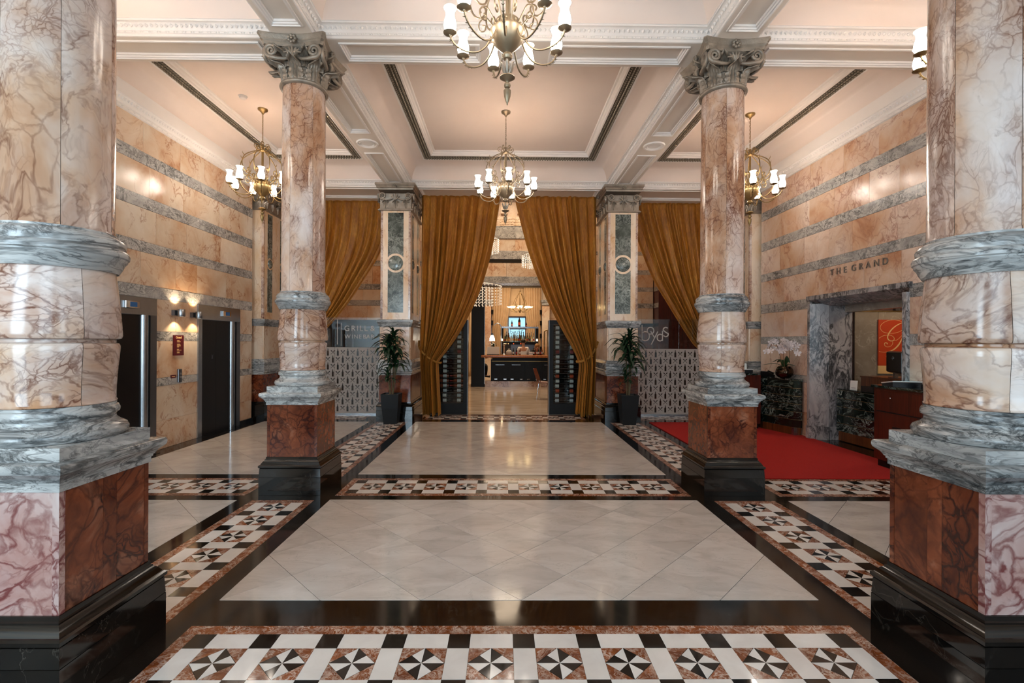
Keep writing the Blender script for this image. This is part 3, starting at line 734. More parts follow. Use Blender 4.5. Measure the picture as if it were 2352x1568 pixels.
def inset(p, a, dist, wd, u0=0):
    """two green panels with a boss between them on the face at angle a"""
    nrm = Vector((math.sin(a), -math.cos(a), 0)); u = Vector((math.cos(a), math.sin(a), 0))
    f = lambda x, z, h: tuple(nrm*(dist+h)+u*(x+u0)+Vector((0, 0, z)))
    h = wd/2; rc = h*1.24; zc = 3.195
    ca = math.acos(min(1, h/rc)) if h < rc else 0
    arc = [(rc*math.cos(t), rc*math.sin(t)) for t in [ca+(PI-2*ca)*i/10 for i in range(11)]]
    top = [(-h, 4.215), (h, 4.215)][::-1]
    pu = [(h, zc+arc[0][1])]+[(x, zc+z) for x, z in arc]+[(-h, 4.215), (h, 4.215)]
    MB().prism(pu[1:], -.01, .002, f).build('green_panel', M['verde'], p)
    pl = [(x, zc-z) for x, z in arc][::-1]+[(h, 2.19), (-h, 2.19)]
    MB().prism([(x, z) for x, z in pl], -.01, .002, f).build('green_panel', M['verde'], p)
    mb = MB(); n = 28; rb = h*.96
    vs_ = []; fs = []
    for k in range(6):
        t = k/5; r_ = rb*math.cos(t*PI/2*.98); hh = .002+.03*math.sin(t*PI/2)
        vs_ += [f(r_*math.cos(TAU*i/n), zc+r_*math.sin(TAU*i/n), hh) for i in range(n)]
    fs = [(k*n+i, k*n+(i+1) % n, (k+1)*n+(i+1) % n, (k+1)*n+i) for k in range(5) for i in range(n)]+[tuple(5*n+i for i in range(n))]
    mb.add(vs_, fs); mb.build('round_boss', M['verde'], p, 60)
def make_pier(label, cx, w, plain_front=False, side=(1, -1)):
    cy = 10.16; p = thing('marble_pier', label, 'pier', (cx, cy, 0), 0, 'square marble piers at the curtain line')
    o = Vector((cx, cy, 0)); hx = w; hy = .56
    def sq(nm, prof, mk, sm=25):
        b_ = MB().sqr(prof, 0, 0, hx, hy); b_.v = [(x+cx, y+cy, z) for x, y, z in b_.v]; return b_.build(nm, M[mk], p, sm)
    sq('plinth', [(.055, 0), (.055, .2), (.05, .205), (.05, .28)], 'black'); sq('plinth_moulding', [(.055, .28), (.06, .30), (.05, .315), (.035, .33), (.03, .345), (.018, .35), (.018, .372)], 'black')
    sq('lower_die', [(.008, .372), (.008, .92)], 'red')
    sq('die_cornice', [(.02, .92), (.025, .95), (.04, .965), (.05, 1.0), (.055, 1.01), (.055, 1.03), (.03, 1.045), (.03, 1.12), (.045, 1.13), (.05, 1.17), (.03, 1.2), (.015, 1.22), (.01, 1.235)], 'grey')
    sq('upper_die', [(0, 1.235), (0, 1.9)], 'sienna')
    sq('collar', [(.01, 1.9), (.02, 1.925), (.03, 1.93), (.035, 1.96), (.05, 1.985), (.055, 2.0), (.055, 2.03), (.045, 2.045), (.01, 2.05)], 'grey')
    sq('shaft', [(-.01, 2.05), (-.01, 4.3)], 'cream')
    # corner beads
    for sx in (-1, 1):
        for sy in (-1, 1):
            MB().lathe([(.018, 1.24), (.018, 1.895)], 8, (cx+sx*(hx-.012), cy+sy*(hy-.012), 0)).build('corner_bead', M['sienna'], p, 40)
            MB().box(cx+sx*(hx-.05), cx+sx*(hx-.0075), cy+sy*(hy-.05), cy+sy*(hy-.0075), 2.055, 4.26).build('corner_strip', M['rose'], p)
    def ins(a, dist, wd, u0=0):
        nn = len(bpy.data.objects)
        base = {c for c in p.children}
        inset(p, a, dist, wd, u0)
    if not plain_front: ins(0, hy-.01, .315)
    for s in side:
        a = PI/2 if s > 0 else -PI/2
        for u0 in (-.29, .26): ins(a, hx-.01, .2, u0)
    faces = [(0, hx, hy, 3)]+[(PI/2 if s > 0 else -PI/2, hy, hx, 5) for s in side]
    q0 = set(p.children)
    capital_rect(p, 4.25, hx, hy, faces)
    return p
# piers are authored around the origin of their own empty
def pier(label, cx, w, **k):
    p = make_pier(label, cx, w, **k)
    # parts built without the pier's offset were shifted by -loc: put them back
    for c in p.children:
        if c.name.split('.')[0] in ('bell', 'abacus', 'acanthus_leaf', 'volute', 'rosette', 'palmette', 'green_panel', 'round_boss'): c.location = p.location
    return p
pier('square marble pier left of the central curtains, behind a potted plant', -2.2, .31)
pier('square marble pier right of the central curtains, behind a potted plant', 2.43, .31)
pier('plain-fronted marble pier in the corner beside the lift doors', -5.17, .31, plain_front=True, side=(1,))
pier('plain-fronted marble pier in the corner by the reception desks', 5.33, .31, plain_front=True, side=(-1,))
# ================================================================== CHANDELIERS
def catmull(pts, n=5):
    P = [Vector(p) for p in pts]; P = [P[0]*2-P[1]]+P+[P[-1]*2-P[-2]]; out = []
    for i in range(1, len(P)-2):
        for k in range(n):
            t = k/n; a, b, c, d = P[i-1:i+3]
            out.append(.5*((2*b)+(c-a)*t+(2*a-5*b+4*c-d)*t*t+(3*b-a-3*c+d)*t**3))
    return out+[P[-2]]
def make_chandelier(name, label, group, br, scroll=True):
    p = thing(name, label, 'chandelier', group=group)
    MB().lathe([(.0, -.085), (.016, -.08), (.02, -.06), (.035, -.05), (.04, -.04), (.062, -.03), (.074, -.018), (.076, 0)], 24).build('ceiling_rose', br, p, 40)
    mb = MB(); z = -.085; k = 0
    while z > -.52:
        c = (0, 0, z-.018); a = (k % 2)*PI/2
        mb.tube([(math.cos(t)*.009*math.cos(a), math.cos(t)*.009*math.sin(a), c[2]+math.sin(t)*.02) for t in [TAU*i/10 for i in range(10)]], .0028, 5, True); z -= .031; k += 1
    mb.tube([(.006, .004, -.08), (.012, .006, -.3), (.004, .0, -.54)], .0025, 4)
    mb.build('chain', br, p, 60)
    MB().tube([(math.cos(t)*.026, 0, -.545+math.sin(t)*.026) for t in [TAU*i/14 for i in range(14)]], .006, 6, True).build('hanging_ring', br, p, 60)
    MB().lathe([(0, -.565), (.014, -.57), (.02, -.59), (.014, -.61), (.014, -.63), (.04, -.645), (.045, -.66), (.03, -.675), (.017, -.69), (.017, -.93), (.03, -.935), (.034, -.95), (.03, -.965), (.017, -.97), (.017, -1.17)], 16).build('stem', br, p, 40)
    MB().lathe([(0, -1.15), (.098, -1.155), (.1, -1.165), (.1, -1.215), (.112, -1.222), (.14, -1.232), (.144, -1.245), (.138, -1.262), (.132, -1.29), (.11, -1.33), (.07, -1.372), (.038, -1.4), (.03, -1.41), (.036, -1.418), (.042, -1.435), (.034, -1.455), (.02, -1.462), (.014, -1.47), (.014, -1.545)], 32).build('body_bowl', br, p, 40)
    mb = MB()
    for k in range(6):
        a = TAU*k/6
        pts = [(.015, -1.585), (.028, -1.56), (.036, -1.53), (.05, -1.50), (.066, -1.49)]
        mb.tube([(r*math.cos(a), r*math.sin(a), z) for r, z in pts], [.006, .013, .015, .01, .003], 5)
    mb.build('leaf_cup', M['pewter'], p, 60)
    MB().lathe([(0, -1.575), (.02, -1.58), (.026, -1.59), (.06, -1.6), (.062, -1.606), (.035, -1.622), (.016, -1.635), (.012, -1.645), (.024, -1.655), (.027, -1.67), (.022, -1.685), (.01, -1.692), (.022, -1.7), (.029, -1.708), (.029, -1.72), (.026, -1.755), (.016, -1.79), (.006, -1.812), (.005, -1.825), (0, -1.828)], 18).build('finial', br, p, 40)
    # crown scrolls
    cs = MB(); pts, rad = [], []
    for i in range(22):
        t = i/21; a = -PI*.35+t*TAU*1.25; r = .045*(1-.72*t); pts.append((.085+r*math.cos(a), 0, -.61+r*math.sin(a)))
    cs.tube([(.03, 0, -.66), (.07, 0, -.67)]+pts, [.006]*(len(pts)+2), 6); me = cs.mesh('crown_scroll', br, 60)
    for k in range(6): ob('crown_scroll', me, p, (0, 0, 0), TAU*(k+.5)/6)
    # cage arms sweeping from the crown down towards the body
    pr = catmull([(.03, 0, -.655), (.10, 0, -.70), (.20, 0, -.755), (.285, 0, -.83), (.32, 0, -.93), (.30, 0, -1.03), (.25, 0, -1.085), (.2, 0, -1.075), (.185, 0, -1.03), (.21, 0, -1.0), (.235, 0, -1.02), (.225, 0, -1.045)], 4)
    mb = MB().tube(pr, [.0075]*len(pr), 6)
    mb.tube([(.285, 0, -.83), (.31, 0, -.80), (.318, 0, -.775)], [.006, .005, .002], 5)
    pr2 = catmull([(.10, 0, -1.20), (.15, 0, -1.13), (.19, 0, -1.09), (.24, 0, -1.13), (.235, 0, -1.19), (.195, 0, -1.2), (.185, 0, -1.165), (.21, 0, -1.15)], 4)
    mb.tube(pr2, [.006]*len(pr2), 6)
    me = mb.mesh('cage_arm', br, 60)
    for k in range(9): ob('cage_arm', me, p, (0, 0, 0), TAU*(k+.5)/9)
    # lamp arms
    pr = catmull([(.1, 0, -1.19), (.125, 0, -1.27), (.17, 0, -1.36), (.24, 0, -1.415), (.33, 0, -1.415), (.41, 0, -1.375), (.452, 0, -1.32), (.46, 0, -1.285)], 4)
    am = MB().tube(pr, [.0075]*len(pr), 6)
    for i, t in enumerate((.36, .39, .42, .445)):
        zz = (-1.405, -1.39, -1.368, -1.335)[i]
        am.tube([(t, 0, zz), (t+.02, .012, zz-.004)], [.007, .001], 4); am.tube([(t, 0, zz), (t+.02, -.012, zz-.004)], [.007, .001], 4)
    am.ell((.105, 0, -1.185), (.012, .012, .012), 8, 5)
    am = am.mesh('lamp_arm', br, 60)
    dm = MB().lathe([(.008, -.02), (.012, -.012), (.03, -.006), (.052, .004), (.054, .008), (.03, .006), (.02, .012), (.02, .024)], 20).mesh('dish', br, 40)
    sm = MB().lathe([(.022, .012), (.034, .02), (.045, .04), (.05, .065), (.047, .092), (.038, .125), (.033, .148), (.034, .168), (.042, .19), (.052, .204), (.049, .204), (.032, .17), (.03, .15), (.035, .125), (.044, .092), (.047, .065), (.042, .042), (.03, .022)], 20, caps=False).mesh('glass_shade', M['shade'], 60)
    for k in range(9):
        a = ob('lamp_arm', am, p, (0, 0, 0), TAU*k/9)
        ob('dish', dm, a, (.46, 0, -1.285)); ob('glass_shade', sm, a, (.46, 0, -1.285))
    return p
# angle 0 of an arm points along +x; front of the ring is -y
def cz(delta): return math.radians(-90+delta)
SPOTS = [((.02, 3.8), -4.5, 'abrass', 'large brass chandelier nearest the camera, cut by the top of the picture'),
         ((.02, 7.65), 6, 'abrass', 'brass chandelier hanging in front of the central gold curtains'),
         ((-3.9, 7.65), -15, 'brass', 'brass chandelier over the lift side, half hidden by the left column'),
         ((4.0, 7.65), -22, 'brass', 'brass chandelier beside the right column, over the reception carpet'),
         ((3.95, 3.8), 10, 'brass', 'brass chandelier mostly hidden behind the nearest right column'),
         ((-4.0, 3.8), 10, 'brass', 'brass chandelier added unseen behind the nearest left column to light the ceiling')]  # last one is unseen, added to light the left side of the ceiling
protos = {}
for (x, y), dl, br, lb in SPOTS:
    if br not in protos: protos[br] = o = make_chandelier('chandelier', lb, 'brass chandeliers of the lobby', M[br])
    else: o = copy_tree(protos[br])
    o.location = (x, y, ZT-.002); o.rotation_euler.z = cz(dl); o['label'] = lb
# smoke detector
p = thing('smoke_detector', 'small white smoke detector on the ceiling above the left chandelier', 'detector', (-4.0, 7.25, ZT-.045))
MB().lathe([(.03, 0), (.045, .006), (.05, .02), (.05, .03)], 20, (-4.0, 7.25, ZT-.045)).build('sensor', M['trim'], p, 40)
MB().lathe([(.06, .03), (.065, .036), (.065, .043)], 20, (-4.0, 7.25, ZT-.045)).build('base', M['trim'], p, 40)

# ================================================================== CURTAINS
def interp(tab, z):
    if z >= tab[0][0]: return tab[0][1]
    for (a, x), (b, y) in zip(tab, tab[1:]):
        if z >= b:
            t = (a-z)/(a-b); return x+(y-x)*t
    return tab[-1][1]
def smooth_tab(tab, n=6):
    pts = catmull([(z, x, 0) for z, x in tab], n); return [(p.x, p.y) for p in pts]
def curtain(name, label, Y, outer, inner, ztie, folds, seed, tie_side, ztop=4.79, zbot=.06, depth=.2, bot=True):
    """outer / inner: [(z, x)...] from the top down"""
    p = thing(name, label, 'curtain', (outer[0][1], Y, 0), 0, 'gold velvet curtains')
    r = random.Random(seed); ph = [r.uniform(-.9, .9) for _ in range(folds+2)]; am = [r.uniform(.55, 1.25) for _ in range(folds+2)]
    ou, inn = smooth_tab(outer), smooth_tab(inner)
    folds = int(folds*1.05); ph = [0]; 
    for _ in range(folds+2): ph.append(ph[-1]+r.uniform(.55, 1.45))
    am = [r.uniform(.45, 1.25) for _ in range(folds+4)]; tot = ph[folds]
    nu, nv = folds*12, 80
    W0 = abs(inner[0][1]-outer[0][1])
    def f(u, v):
        z = ztop+(zbot-ztop)*v; a, b = interp(ou, z), interp(inn, z)
        k = u*tot; i = 0
        while i < folds-1 and ph[i+1] < k: i += 1
        fr = min(1, (k-ph[i])/(ph[i+1]-ph[i])); g = abs(b-a)/W0
        A = depth*am[i]*(.45+.55*min(1, v*4))*(.75+.6*(1-g))
        cr = math.sin(PI*fr)**.75
        y = Y+.06-A*cr-.25*A*math.sin(TAU*fr+i*1.7)*cr+.012*math.sin(9*v+i*2.1)*v
        x = a+(b-a)*u+.010*math.sin(7*v+i*1.3)*g*v
        if g < .6: y -= (.6-g)*.26*math.sin(PI*u)
        if bot and v > .985: z += .03*math.sin(i*1.9+seed)
        return (x, y, z)
    mb = MB().grid(f, nu, nv); o = mb.build('drape', M['velvet'], p, 100); solid(o, .004)
    # bronze rod rings are hidden: only a heading band
    xa, xb = sorted((outer[0][1], inner[0][1]))
    return p
def rope(label, pts, strands=3, r=.016):
    c = catmull(pts, 10); p = thing('rope_tieback', label, 'tieback', tuple(c[0]), 0, 'gold rope curtain tiebacks')
    for s in range(strands):
        out = []
        for i, q in enumerate(c):
            t = (c[min(i+1, len(c)-1)]-c[max(i-1, 0)]).normalized(); u = t.cross(Vector((0, 1, 0))).normalized() if abs(t.y) < .9 else Vector((1, 0, 0)); w_ = t.cross(u)
            a = i*.75+TAU*s/strands; out.append(q+(u*math.cos(a)+w_*math.sin(a))*r*.75)
        MB().tube(out, r*.72, 6).build('strand', M['rope'], p, 60)
    return p
YC = 10.30
# central pair (x positions measured on the plane y = 10.30)
curtain('velvet_curtain', 'gold velvet curtain swept to the left of the central opening', YC,
        [(4.66, -1.80), (2.5, -1.80), (1.57, -1.79), (1.2, -1.78), (.06, -1.72)],
        [(4.66, -.10), (3.6, -.27), (2.8, -.49), (2.3, -.70), (1.85, -.93), (1.5, -1.16), (1.22, -1.38), (1.08, -1.41), (.8, -1.40), (.06, -1.36)], 1.2, 11, 4, -1, zbot=.05)
curtain('velvet_curtain', 'gold velvet curtain swept to the right of the central opening', YC,
        [(4.66, 2.02), (2.5, 2.03), (1.5, 2.02), (1.2, 2.0), (.04, 1.97)],
        [(4.66, .25), (3.6, .53), (2.8, .83), (2.3, 1.06), (1.85, 1.30), (1.5, 1.50), (1.2, 1.64), (1.05, 1.66), (.7, 1.63), (.04, 1.58)], 1.2, 11, 9, 1, zbot=.03)
curtain('velvet_curtain', 'gold velvet curtain above the wine bar screen, pulled left', YC+.40,
        [(4.66, -4.74), (2.5, -4.74), (1.5, -4.74), (1.0, -4.74), (.6, -4.74)],
        [(4.66, -2.6), (4.1, -2.66), (3.6, -2.82), (3.0, -3.18), (2.4, -3.58), (1.9, -4.0), (1.5, -4.38), (1.2, -4.55), (.6, -4.5)], 1.3, 13, 13, -1, zbot=.3, depth=.14)
curtain('velvet_curtain', 'gold velvet curtain above the script-logo screen, pulled right', YC+.40,
        [(4.66, 4.88), (2.5, 4.88), (1.5, 4.88), (1.0, 4.88), (.6, 4.88)],
        [(4.66, 2.83), (4.1, 3.0), (3.5, 3.22), (3.0, 3.44), (2.5, 3.74), (2.0, 4.05), (1.6, 4.32), (1.3, 4.55), (.6, 4.6)], 1.3, 13, 21, 1, zbot=.3, depth=.14)
rope('gold rope tieback on the left central curtain', [(-1.835, YC-.02, 1.62), (-1.80, YC-.13, 1.45), (-1.62, YC-.19, 1.27), (-1.44, YC-.16, 1.165), (-1.37, YC-.04, 1.14), (-1.37, YC+.08, 1.15)])
rope('gold rope tieback on the right central curtain', [(2.06, YC-.02, 1.62), (1.97, YC-.12, 1.43), (1.83, YC-.19, 1.27), (1.69, YC-.17, 1.2), (1.615, YC-.05, 1.18), (1.62, YC+.08, 1.19)], 3, .02)

# ================================================================== LIFTS
def lift(label, y0, y1, tube_y):
    p = thing('lift_entrance', label, 'lift', (XL, (y0+y1)/2, 0), 0, 'steel framed lift entrances')
    X = XL
    MB().box(X-.03, X+.02, y0, y1, 1.955, 2.195).build('header', M['steel'], p)
    MB().box(X-.03, X+.02, y0, y0+.10, 0, 1.954).build('jamb', M['steel'], p)
    MB().box(X-.03, X+.02, y1-.12, y1, 0, 1.954).build('jamb', M['dsteel'], p)
    c = (X-.012, tube_y, 0)
    MB().lathe([(.055, 0), (.055, 1.953)], 24, c, caps=True).build('round_post', M['steel'], p, 60)
    mid = y0+.1+(tube_y-.05-y0-.1)/2
    for a, b in ((y0+.1, mid-.002), (mid+.002, tube_y-.04)):
        MB().box(X-.03, X-.012, a, b, .004, 1.953).build('door_leaf', M['liftdoor'], p)
    MB().box(X-.03, X-.012, tube_y+.05, y1-.12, .004, 1.953).build('side_panel', M['liftdoor'], p)
    MB().box(X-.03, X+.15, y0+.1, y1-.1, -.001, .003).build('sill', M['black'], p)
    yc = y0+.62*(y1-y0)
    d = MB().box(X+.02, X+.05, yc-.12, yc+.12, 2.03, 2.13).build('indicator', M['chrome'], p); bevel(d, .006)
    MB().box(X+.05, X+.052, yc-.05, yc+.07, 2.05, 2.115).build('display', M['blue'], d)
    s = MB().box(X-.012, X-.009, y0+.38, y0+.46, 1.28, 1.36).build('floor_plate', M['bplastic'], p)
    MB().box(X-.009, X-.0085, y0+.412, y0+.428, 1.295, 1.345).box(X-.009, X-.0085, y0+.405, y0+.435, 1.292, 1.298).build('floor_mark', M['dsteel'], s)
lift('steel lift entrance partly hidden behind the nearest left column', 5.62, 6.87, 6.66)
lift('steel lift entrance next to the corner pier', 7.8, 9.03, 8.80)
for i, (y, z, lb) in enumerate(((7.24, 2.02, 'square steel wall light left of the pair between the lifts'), (7.66, 2.01, 'square steel wall light touching the second lift frame'))):
    p = thing('wall_light', lb, 'wall light', (XL, y, z), 0, 'up-and-down wall lights between the lifts')
    MB().box(XL, XL+.05, y-.045, y+.045, z-.04, z+.04).build('back_plate', M['dsteel'], p)
    MB().lathe([(.05, -.055), (.052, -.05), (.052, .05), (.05, .055), (.042, .055), (.042, -.055)], 20, (XL+.105, y+.02, z), caps=False).build('cylinder', M['steel'], p, 60)
    MB().lathe([(.0, -.02), (.03, -.015), (.03, .015), (0, .02)], 12, (XL+.105, y+.02, z)).build('bulb', glow('wall_light_bulb', 'ffd9a8', 22) if i == 0 else bpy.data.materials['wall_light_bulb'], p, 60)
    for s in (-1, 1):
        l = bpy.data.lights.new('wall_light_beam', 'SPOT'); l.energy = 11; l.color = (1, .75, .48); l.spot_size = 1.9; l.spot_blend = .5; l.shadow_soft_size = .01
        o = bpy.data.objects.new('wall_light_beam', l); COL.objects.link(o); o.parent = p; o.location = (.105, .02, s*.06); o.rotation_euler = (0 if s < 0 else PI, .28*s*(-1 if s < 0 else 1)*0, 0)
p = thing('directory_sign', 'maroon directory sign with small pale lettering between the lifts', 'sign', (XL, 7.34, 1.37))
MB().box(XL, XL+.012, 7.225, 7.46, 1.37, 1.68).build('plate', M['maroon'], p)
def text_obj(s, size, mat, parent, M4, ext=.001, name='lettering', spacing=1.0, align='CENTER'):
    cu = bpy.data.curves.new(name, 'FONT'); cu.body = s; cu.size = size; cu.extrude = ext; cu.align_x = align; cu.align_y = 'CENTER'; cu.space_character = spacing
    t = bpy.data.objects.new(name, cu); COL.objects.link(t); bpy.context.view_layer.update()
    me = bpy.data.meshes.new_from_object(t.evaluated_get(bpy.context.evaluated_depsgraph_get())); bpy.data.objects.remove(t)
    me.name = name; me.materials.clear(); me.materials.append(mat)
    off = wloc(parent) if parent is not None else Vector((0, 0, 0))
    me.transform(Matrix.Translation(-off) @ M4)
    return ob(name, me, parent)
def face_px(x, y, z): return Matrix(((0, 0, 1, x), (1, 0, 0, y), (0, 1, 0, z), (0, 0, 0, 1)))      # text on a wall looking to +x, reading along +y
def face_nx(x, y, z): return Matrix(((0, 0, -1, x), (-1, 0, 0, y), (0, 1, 0, z), (0, 0, 0, 1)))    # looking to -x, reading along -y
def face_ny(x, y, z): return Matrix(((1, 0, 0, x), (0, 0, -1, y), (0, 1, 0, z), (0, 0, 0, 1)))     # looking to -y
text_obj('Grand', .05, M['gold'], p, face_px(XL+.0125, 7.3425, 1.645))
mb = MB()
rr = random.Random(3)
for i, z in enumerate((1.60, 1.58, 1.545, 1.53, 1.515, 1.50, 1.465, 1.45, 1.425, 1.41)): mb.box(XL+.012, XL+.0126, 7.305, 7.305+rr.uniform(.04, .11), z-.004, z+.003)
mb.build('printed_lines', M['gold'], p)
p = thing('call_button', 'steel lift call button panel below the maroon directory', 'button panel', (XL, 7.36, .96))
b_ = MB().box(XL, XL+.03, 7.32, 7.40, .95, 1.16).build('panel', M['dsteel'], p); bevel(b_, .008)
for z in (1.03, 1.085): MB().lathe([(.012, 0), (.012, .008), (.009, .01)], 14).xf(Matrix.Translation((XL+.03, 7.36, z)) @ Matrix.Rotation(PI/2, 4, 'Y')).build('button', M['chrome'], p, 40)
p = thing('notice_plate', 'tiny maroon notice plate beside the lift call button', 'sign', (XL, 7.24, 1.02)); MB().box(XL, XL+.01, 7.18, 7.29, 1.03, 1.075).build('plate', M['maroon'], p); MB().box(XL+.01, XL+.0105, 7.2, 7.27, 1.047, 1.058).build('printed_lines', M['gold'], p)

# ================================================================== RECEPTION
p = struct(ob('door_1', None, None, (XR, 7, 0)))
def jamb(y_out, sg):
    # splayed marble reveal, plan polygon from the wall face into the opening
    pl = [(XR-.05, y_out), (XR-.05, y_out-sg*.06), (XR+.22, y_out-sg*.15), (XR+.24, y_out-sg*.13), (XR+.62, y_out-sg*.13), (XR+.62, y_out+sg*.1), (XR+.03, y_out+sg*.1), (XR+.03, y_out)]
    if sg < 0: pl = pl[::-1]
    MB().prism(pl, .22, 2.27, lambda a, b, h: (a, b, h)).build('jamb_slab', M['portal'], p)
    pb = [(XR-.065, y_out+sg*.01), (XR-.065, y_out-sg*.075), (XR+.21, y_out-sg*.165), (XR+.25, y_out-sg*.14), (XR+.62, y_out-sg*.14), (XR+.62, y_out+sg*.1), (XR+.03, y_out+sg*.1), (XR+.03, y_out)]
    if sg < 0: pb = pb[::-1]
    MB().prism(pb, 0, .219, lambda a, b, h: (a, b, h)).build('jamb_base', M['portal'], p)
jamb(7.95, 1); jamb(5.99, -1)
mb = MB().prism([(XR-.05, 2.40), (XR-.05, 2.33), (XR+.22, 2.235), (XR+.62, 2.235), (XR+.62, 2.42), (XR+.03, 2.42), (XR+.03, 2.40)], 5.95, 7.99, lambda a, b, h: (a, h, b)); mb.build('lintel_slab', M['portal'], p)
MB().box(XR+.5, XR+.62, 6.1, 7.82, 2.13, 2.24).build('inner_header', M['brownstone'], p)
# office behind the portal
o = struct(MB().box(XR+.3, 8.4, 8.30, 8.45, 0, 3.0).build('wall_office', M['purple']))
MB().box(XR+.62, XR+.78, 8.18, 8.30, 0, 2.2).build('stone_pilaster', M['brownstone'], o)
for a, b in ((6.2, 6.62), (6.62, 7.04), (7.04, 7.46)): MB().box(a+.002, b-.002, 8.27, 8.3, .1, 2.17).build('stone_panel', M['brownstone'], o)
MB().box(6.2, 7.46, 8.26, 8.3, 2.17, 2.19).build('brass_edge', M['brass'], o)
MB().box(6.9, 6.98, 8.24, 8.3, 2.19, 2.6).build('post', M['dsteel'], o)
struct(MB().box(8.3, 8.45, 4.5, 8.3, 0, 3.0).build('wall_office_back', M['brownstone']))
struct(MB().box(XR+.3, 8.45, 4.5, 8.45, 3.0, 3.1).build('ceiling_office', M['plaster']))
struct(MB().box(XR+1.2, 8.45, 4.4, 8.45, -.1, -.001).build('floor_office', M['walnut']))
struct(MB().box(XR+.3, 8.45, 4.35, 4.5, 0, 3.0).build('wall_office_front', M['cream']))
lamp('office_downlight', (6.9, 7.0, 2.8), 26, (1, .78, .55), .15)
# poster with script capital
p = thing('poster', 'orange poster with a cream script capital G behind the desk', 'poster', (6.86, 8.255, 1.2))
PX0, PX1, PZ0, PZ1 = 6.60, 7.05, 1.22, 2.03
MB().box(PX0, PX1, 8.24, 8.262, PZ0, PZ1).build('board', M['orange'], p)
MB().box(PX0, PX1, 8.241, 8.262, 1.08, 1.22).build('lower_panel', M['gold'], p)
def stroke(pts, wds, mat, nm='script_stroke'):
    c = catmull([(a, 0, b) for a, b in pts], 8); n = len(c); vs_ = []
    for i, q in enumerate(c):
        t = (c[min(i+1, n-1)]-c[max(i-1, 0)]).normalized(); nn = Vector((-t.z, 0, t.x)); k = i/(n-1)*(len(wds)-1); j = min(int(k), len(wds)-2); wd = wds[j]+(wds[j+1]-wds[j])*(k-j)
        for s in (-1, 1): vs_.append((q.x+nn.x*wd*s, 8.2385, q.z+nn.z*wd*s))
    fs = [(2*i, 2*i+1, 2*i+3, 2*i+2) for i in range(n-1)]
    solid(MB().add(vs_, fs).build(nm, mat, p), .001)
def P(px, py): return (PX0+(px-1000)/295*.45*(295/295), PZ1-(py-575)/600*.80)
# traced loops of the letter in poster units
stroke([P(*q) for q in ((1300, 690), (1235, 735), (1150, 755), (1060, 740), (1020, 690), (1035, 635), (1100, 590), (1180, 578), (1245, 590), (1292, 610))], [.003]*6, M['gold'])
stroke([P(*q) for q in ((1290, 610), (1250, 625), (1190, 665), (1140, 720), (1108, 785), (1110, 830), (1140, 855), (1175, 845), (1180, 815), (1150, 785), (1100, 780), (1050, 790), (1005, 820))], [.003, .008, .011, .009, .006, .003, .003, .003], M['gold'])
stroke([P(*q) for q in ((1160, 855), (1215, 840), (1265, 790), (1300, 740))], [.003]*3, M['gold'])
stroke([P(*q) for q in ((1290, 770), (1265, 840), (1230, 910), (1180, 965), (1120, 995), (1060, 1005), (1005, 995))], [.003, .009, .013, .01, .005, .003, .003], M['gold'])
stroke([P(*q) for q in ((1165, 850), (1160, 900), (1130, 930), (1090, 932), (1068, 905), (1075, 882), (1098, 885), (1100, 900))], [.003, .003, .004, .006, .007], M['gold'])
text_obj('Grand', .1, M['gold'], p, face_ny(6.86, 8.2388, 1.38))
# letters over the portal
p = thing('wall_lettering', 'raised steel letters reading THE GRAND above the reception portal', 'sign', (XR, 6.9, 2.68))
xs = [(7.415, 'T'), (7.27, 'H'), (7.13, 'E'), (6.95, 'G'), (6.81, 'R'), (6.675, 'A'), (6.525, 'N'), (6.375, 'D')]
for y, ch in xs: text_obj(ch, .135, M['letters'], p, face_nx(XR-.008, y, 2.725), .007, 'letter')
# counters
def poly_counter(name, label, poly, z0, z1, rows, mk, top, topmk, plinth=None, over=.02):
    cx = sum(a for a, b in poly)/len(poly); cy = sum(b for a, b in poly)/len(poly)
    p = thing(name, label, 'desk', (cx, cy, 0))
    h = (z1-z0)/rows
    for k in range(rows): MB().prism(poly, z0+k*h+.003, z0+(k+1)*h-.003).build('marble_course', M[mk], p)
    sh = [(cx+(a-cx)*.985, cy+(b-cy)*.985) for a, b in poly]
    MB().prism(sh, z0, z1).build('brass_core', M['brass'], p)
    MB().prism([(cx+(a-cx)*(1+over), cy+(b-cy)*(1+over)) for a, b in poly], z1, z1+top).build('worktop', M[topmk], p)
    if plinth: MB().prism([(cx+(a-cx)*.95, cy+(b-cy)*.95) for a, b in poly], .012, z0).build('plinth', M[plinth], p)
    return p
poly_counter('reception_counter', 'dark green marble counter with brass lines under the orchid', [(4.86, 8.8), (5.05, 8.16), (5.14, 8.1), (5.165, 8.1), (5.165, 9.3), (4.86, 9.3)], .14, .96, 6, 'deskgreen', .022, 'deskgreen', 'walnut')
MB().box(5.04, 5.1, 8.13, 8.2, .012, .14).build('steel_foot', M['steel'], bpy.data.objects['reception_counter'])
poly_counter('reception_counter', 'green marble counter inside the portal below the monitor', [(5.55, 7.80), (5.62, 6.15), (5.8, 6.15), (5.8, 7.80)], .16, .84, 5, 'deskgreen', .02, 'deskgreen', 'walnut', 0)
p = thing('desk_ledge', 'raised mahogany ledge behind the inner green counter', 'desk', (6.0, 7.0, 0))
MB().box(5.82, 6.25, 6.15, 7.62, 0, 1.06).build('cabinet', M['walnut'], p); MB().box(5.81, 6.27, 6.15, 7.63, 1.06, 1.085).build('worktop', M['walnut'], p)
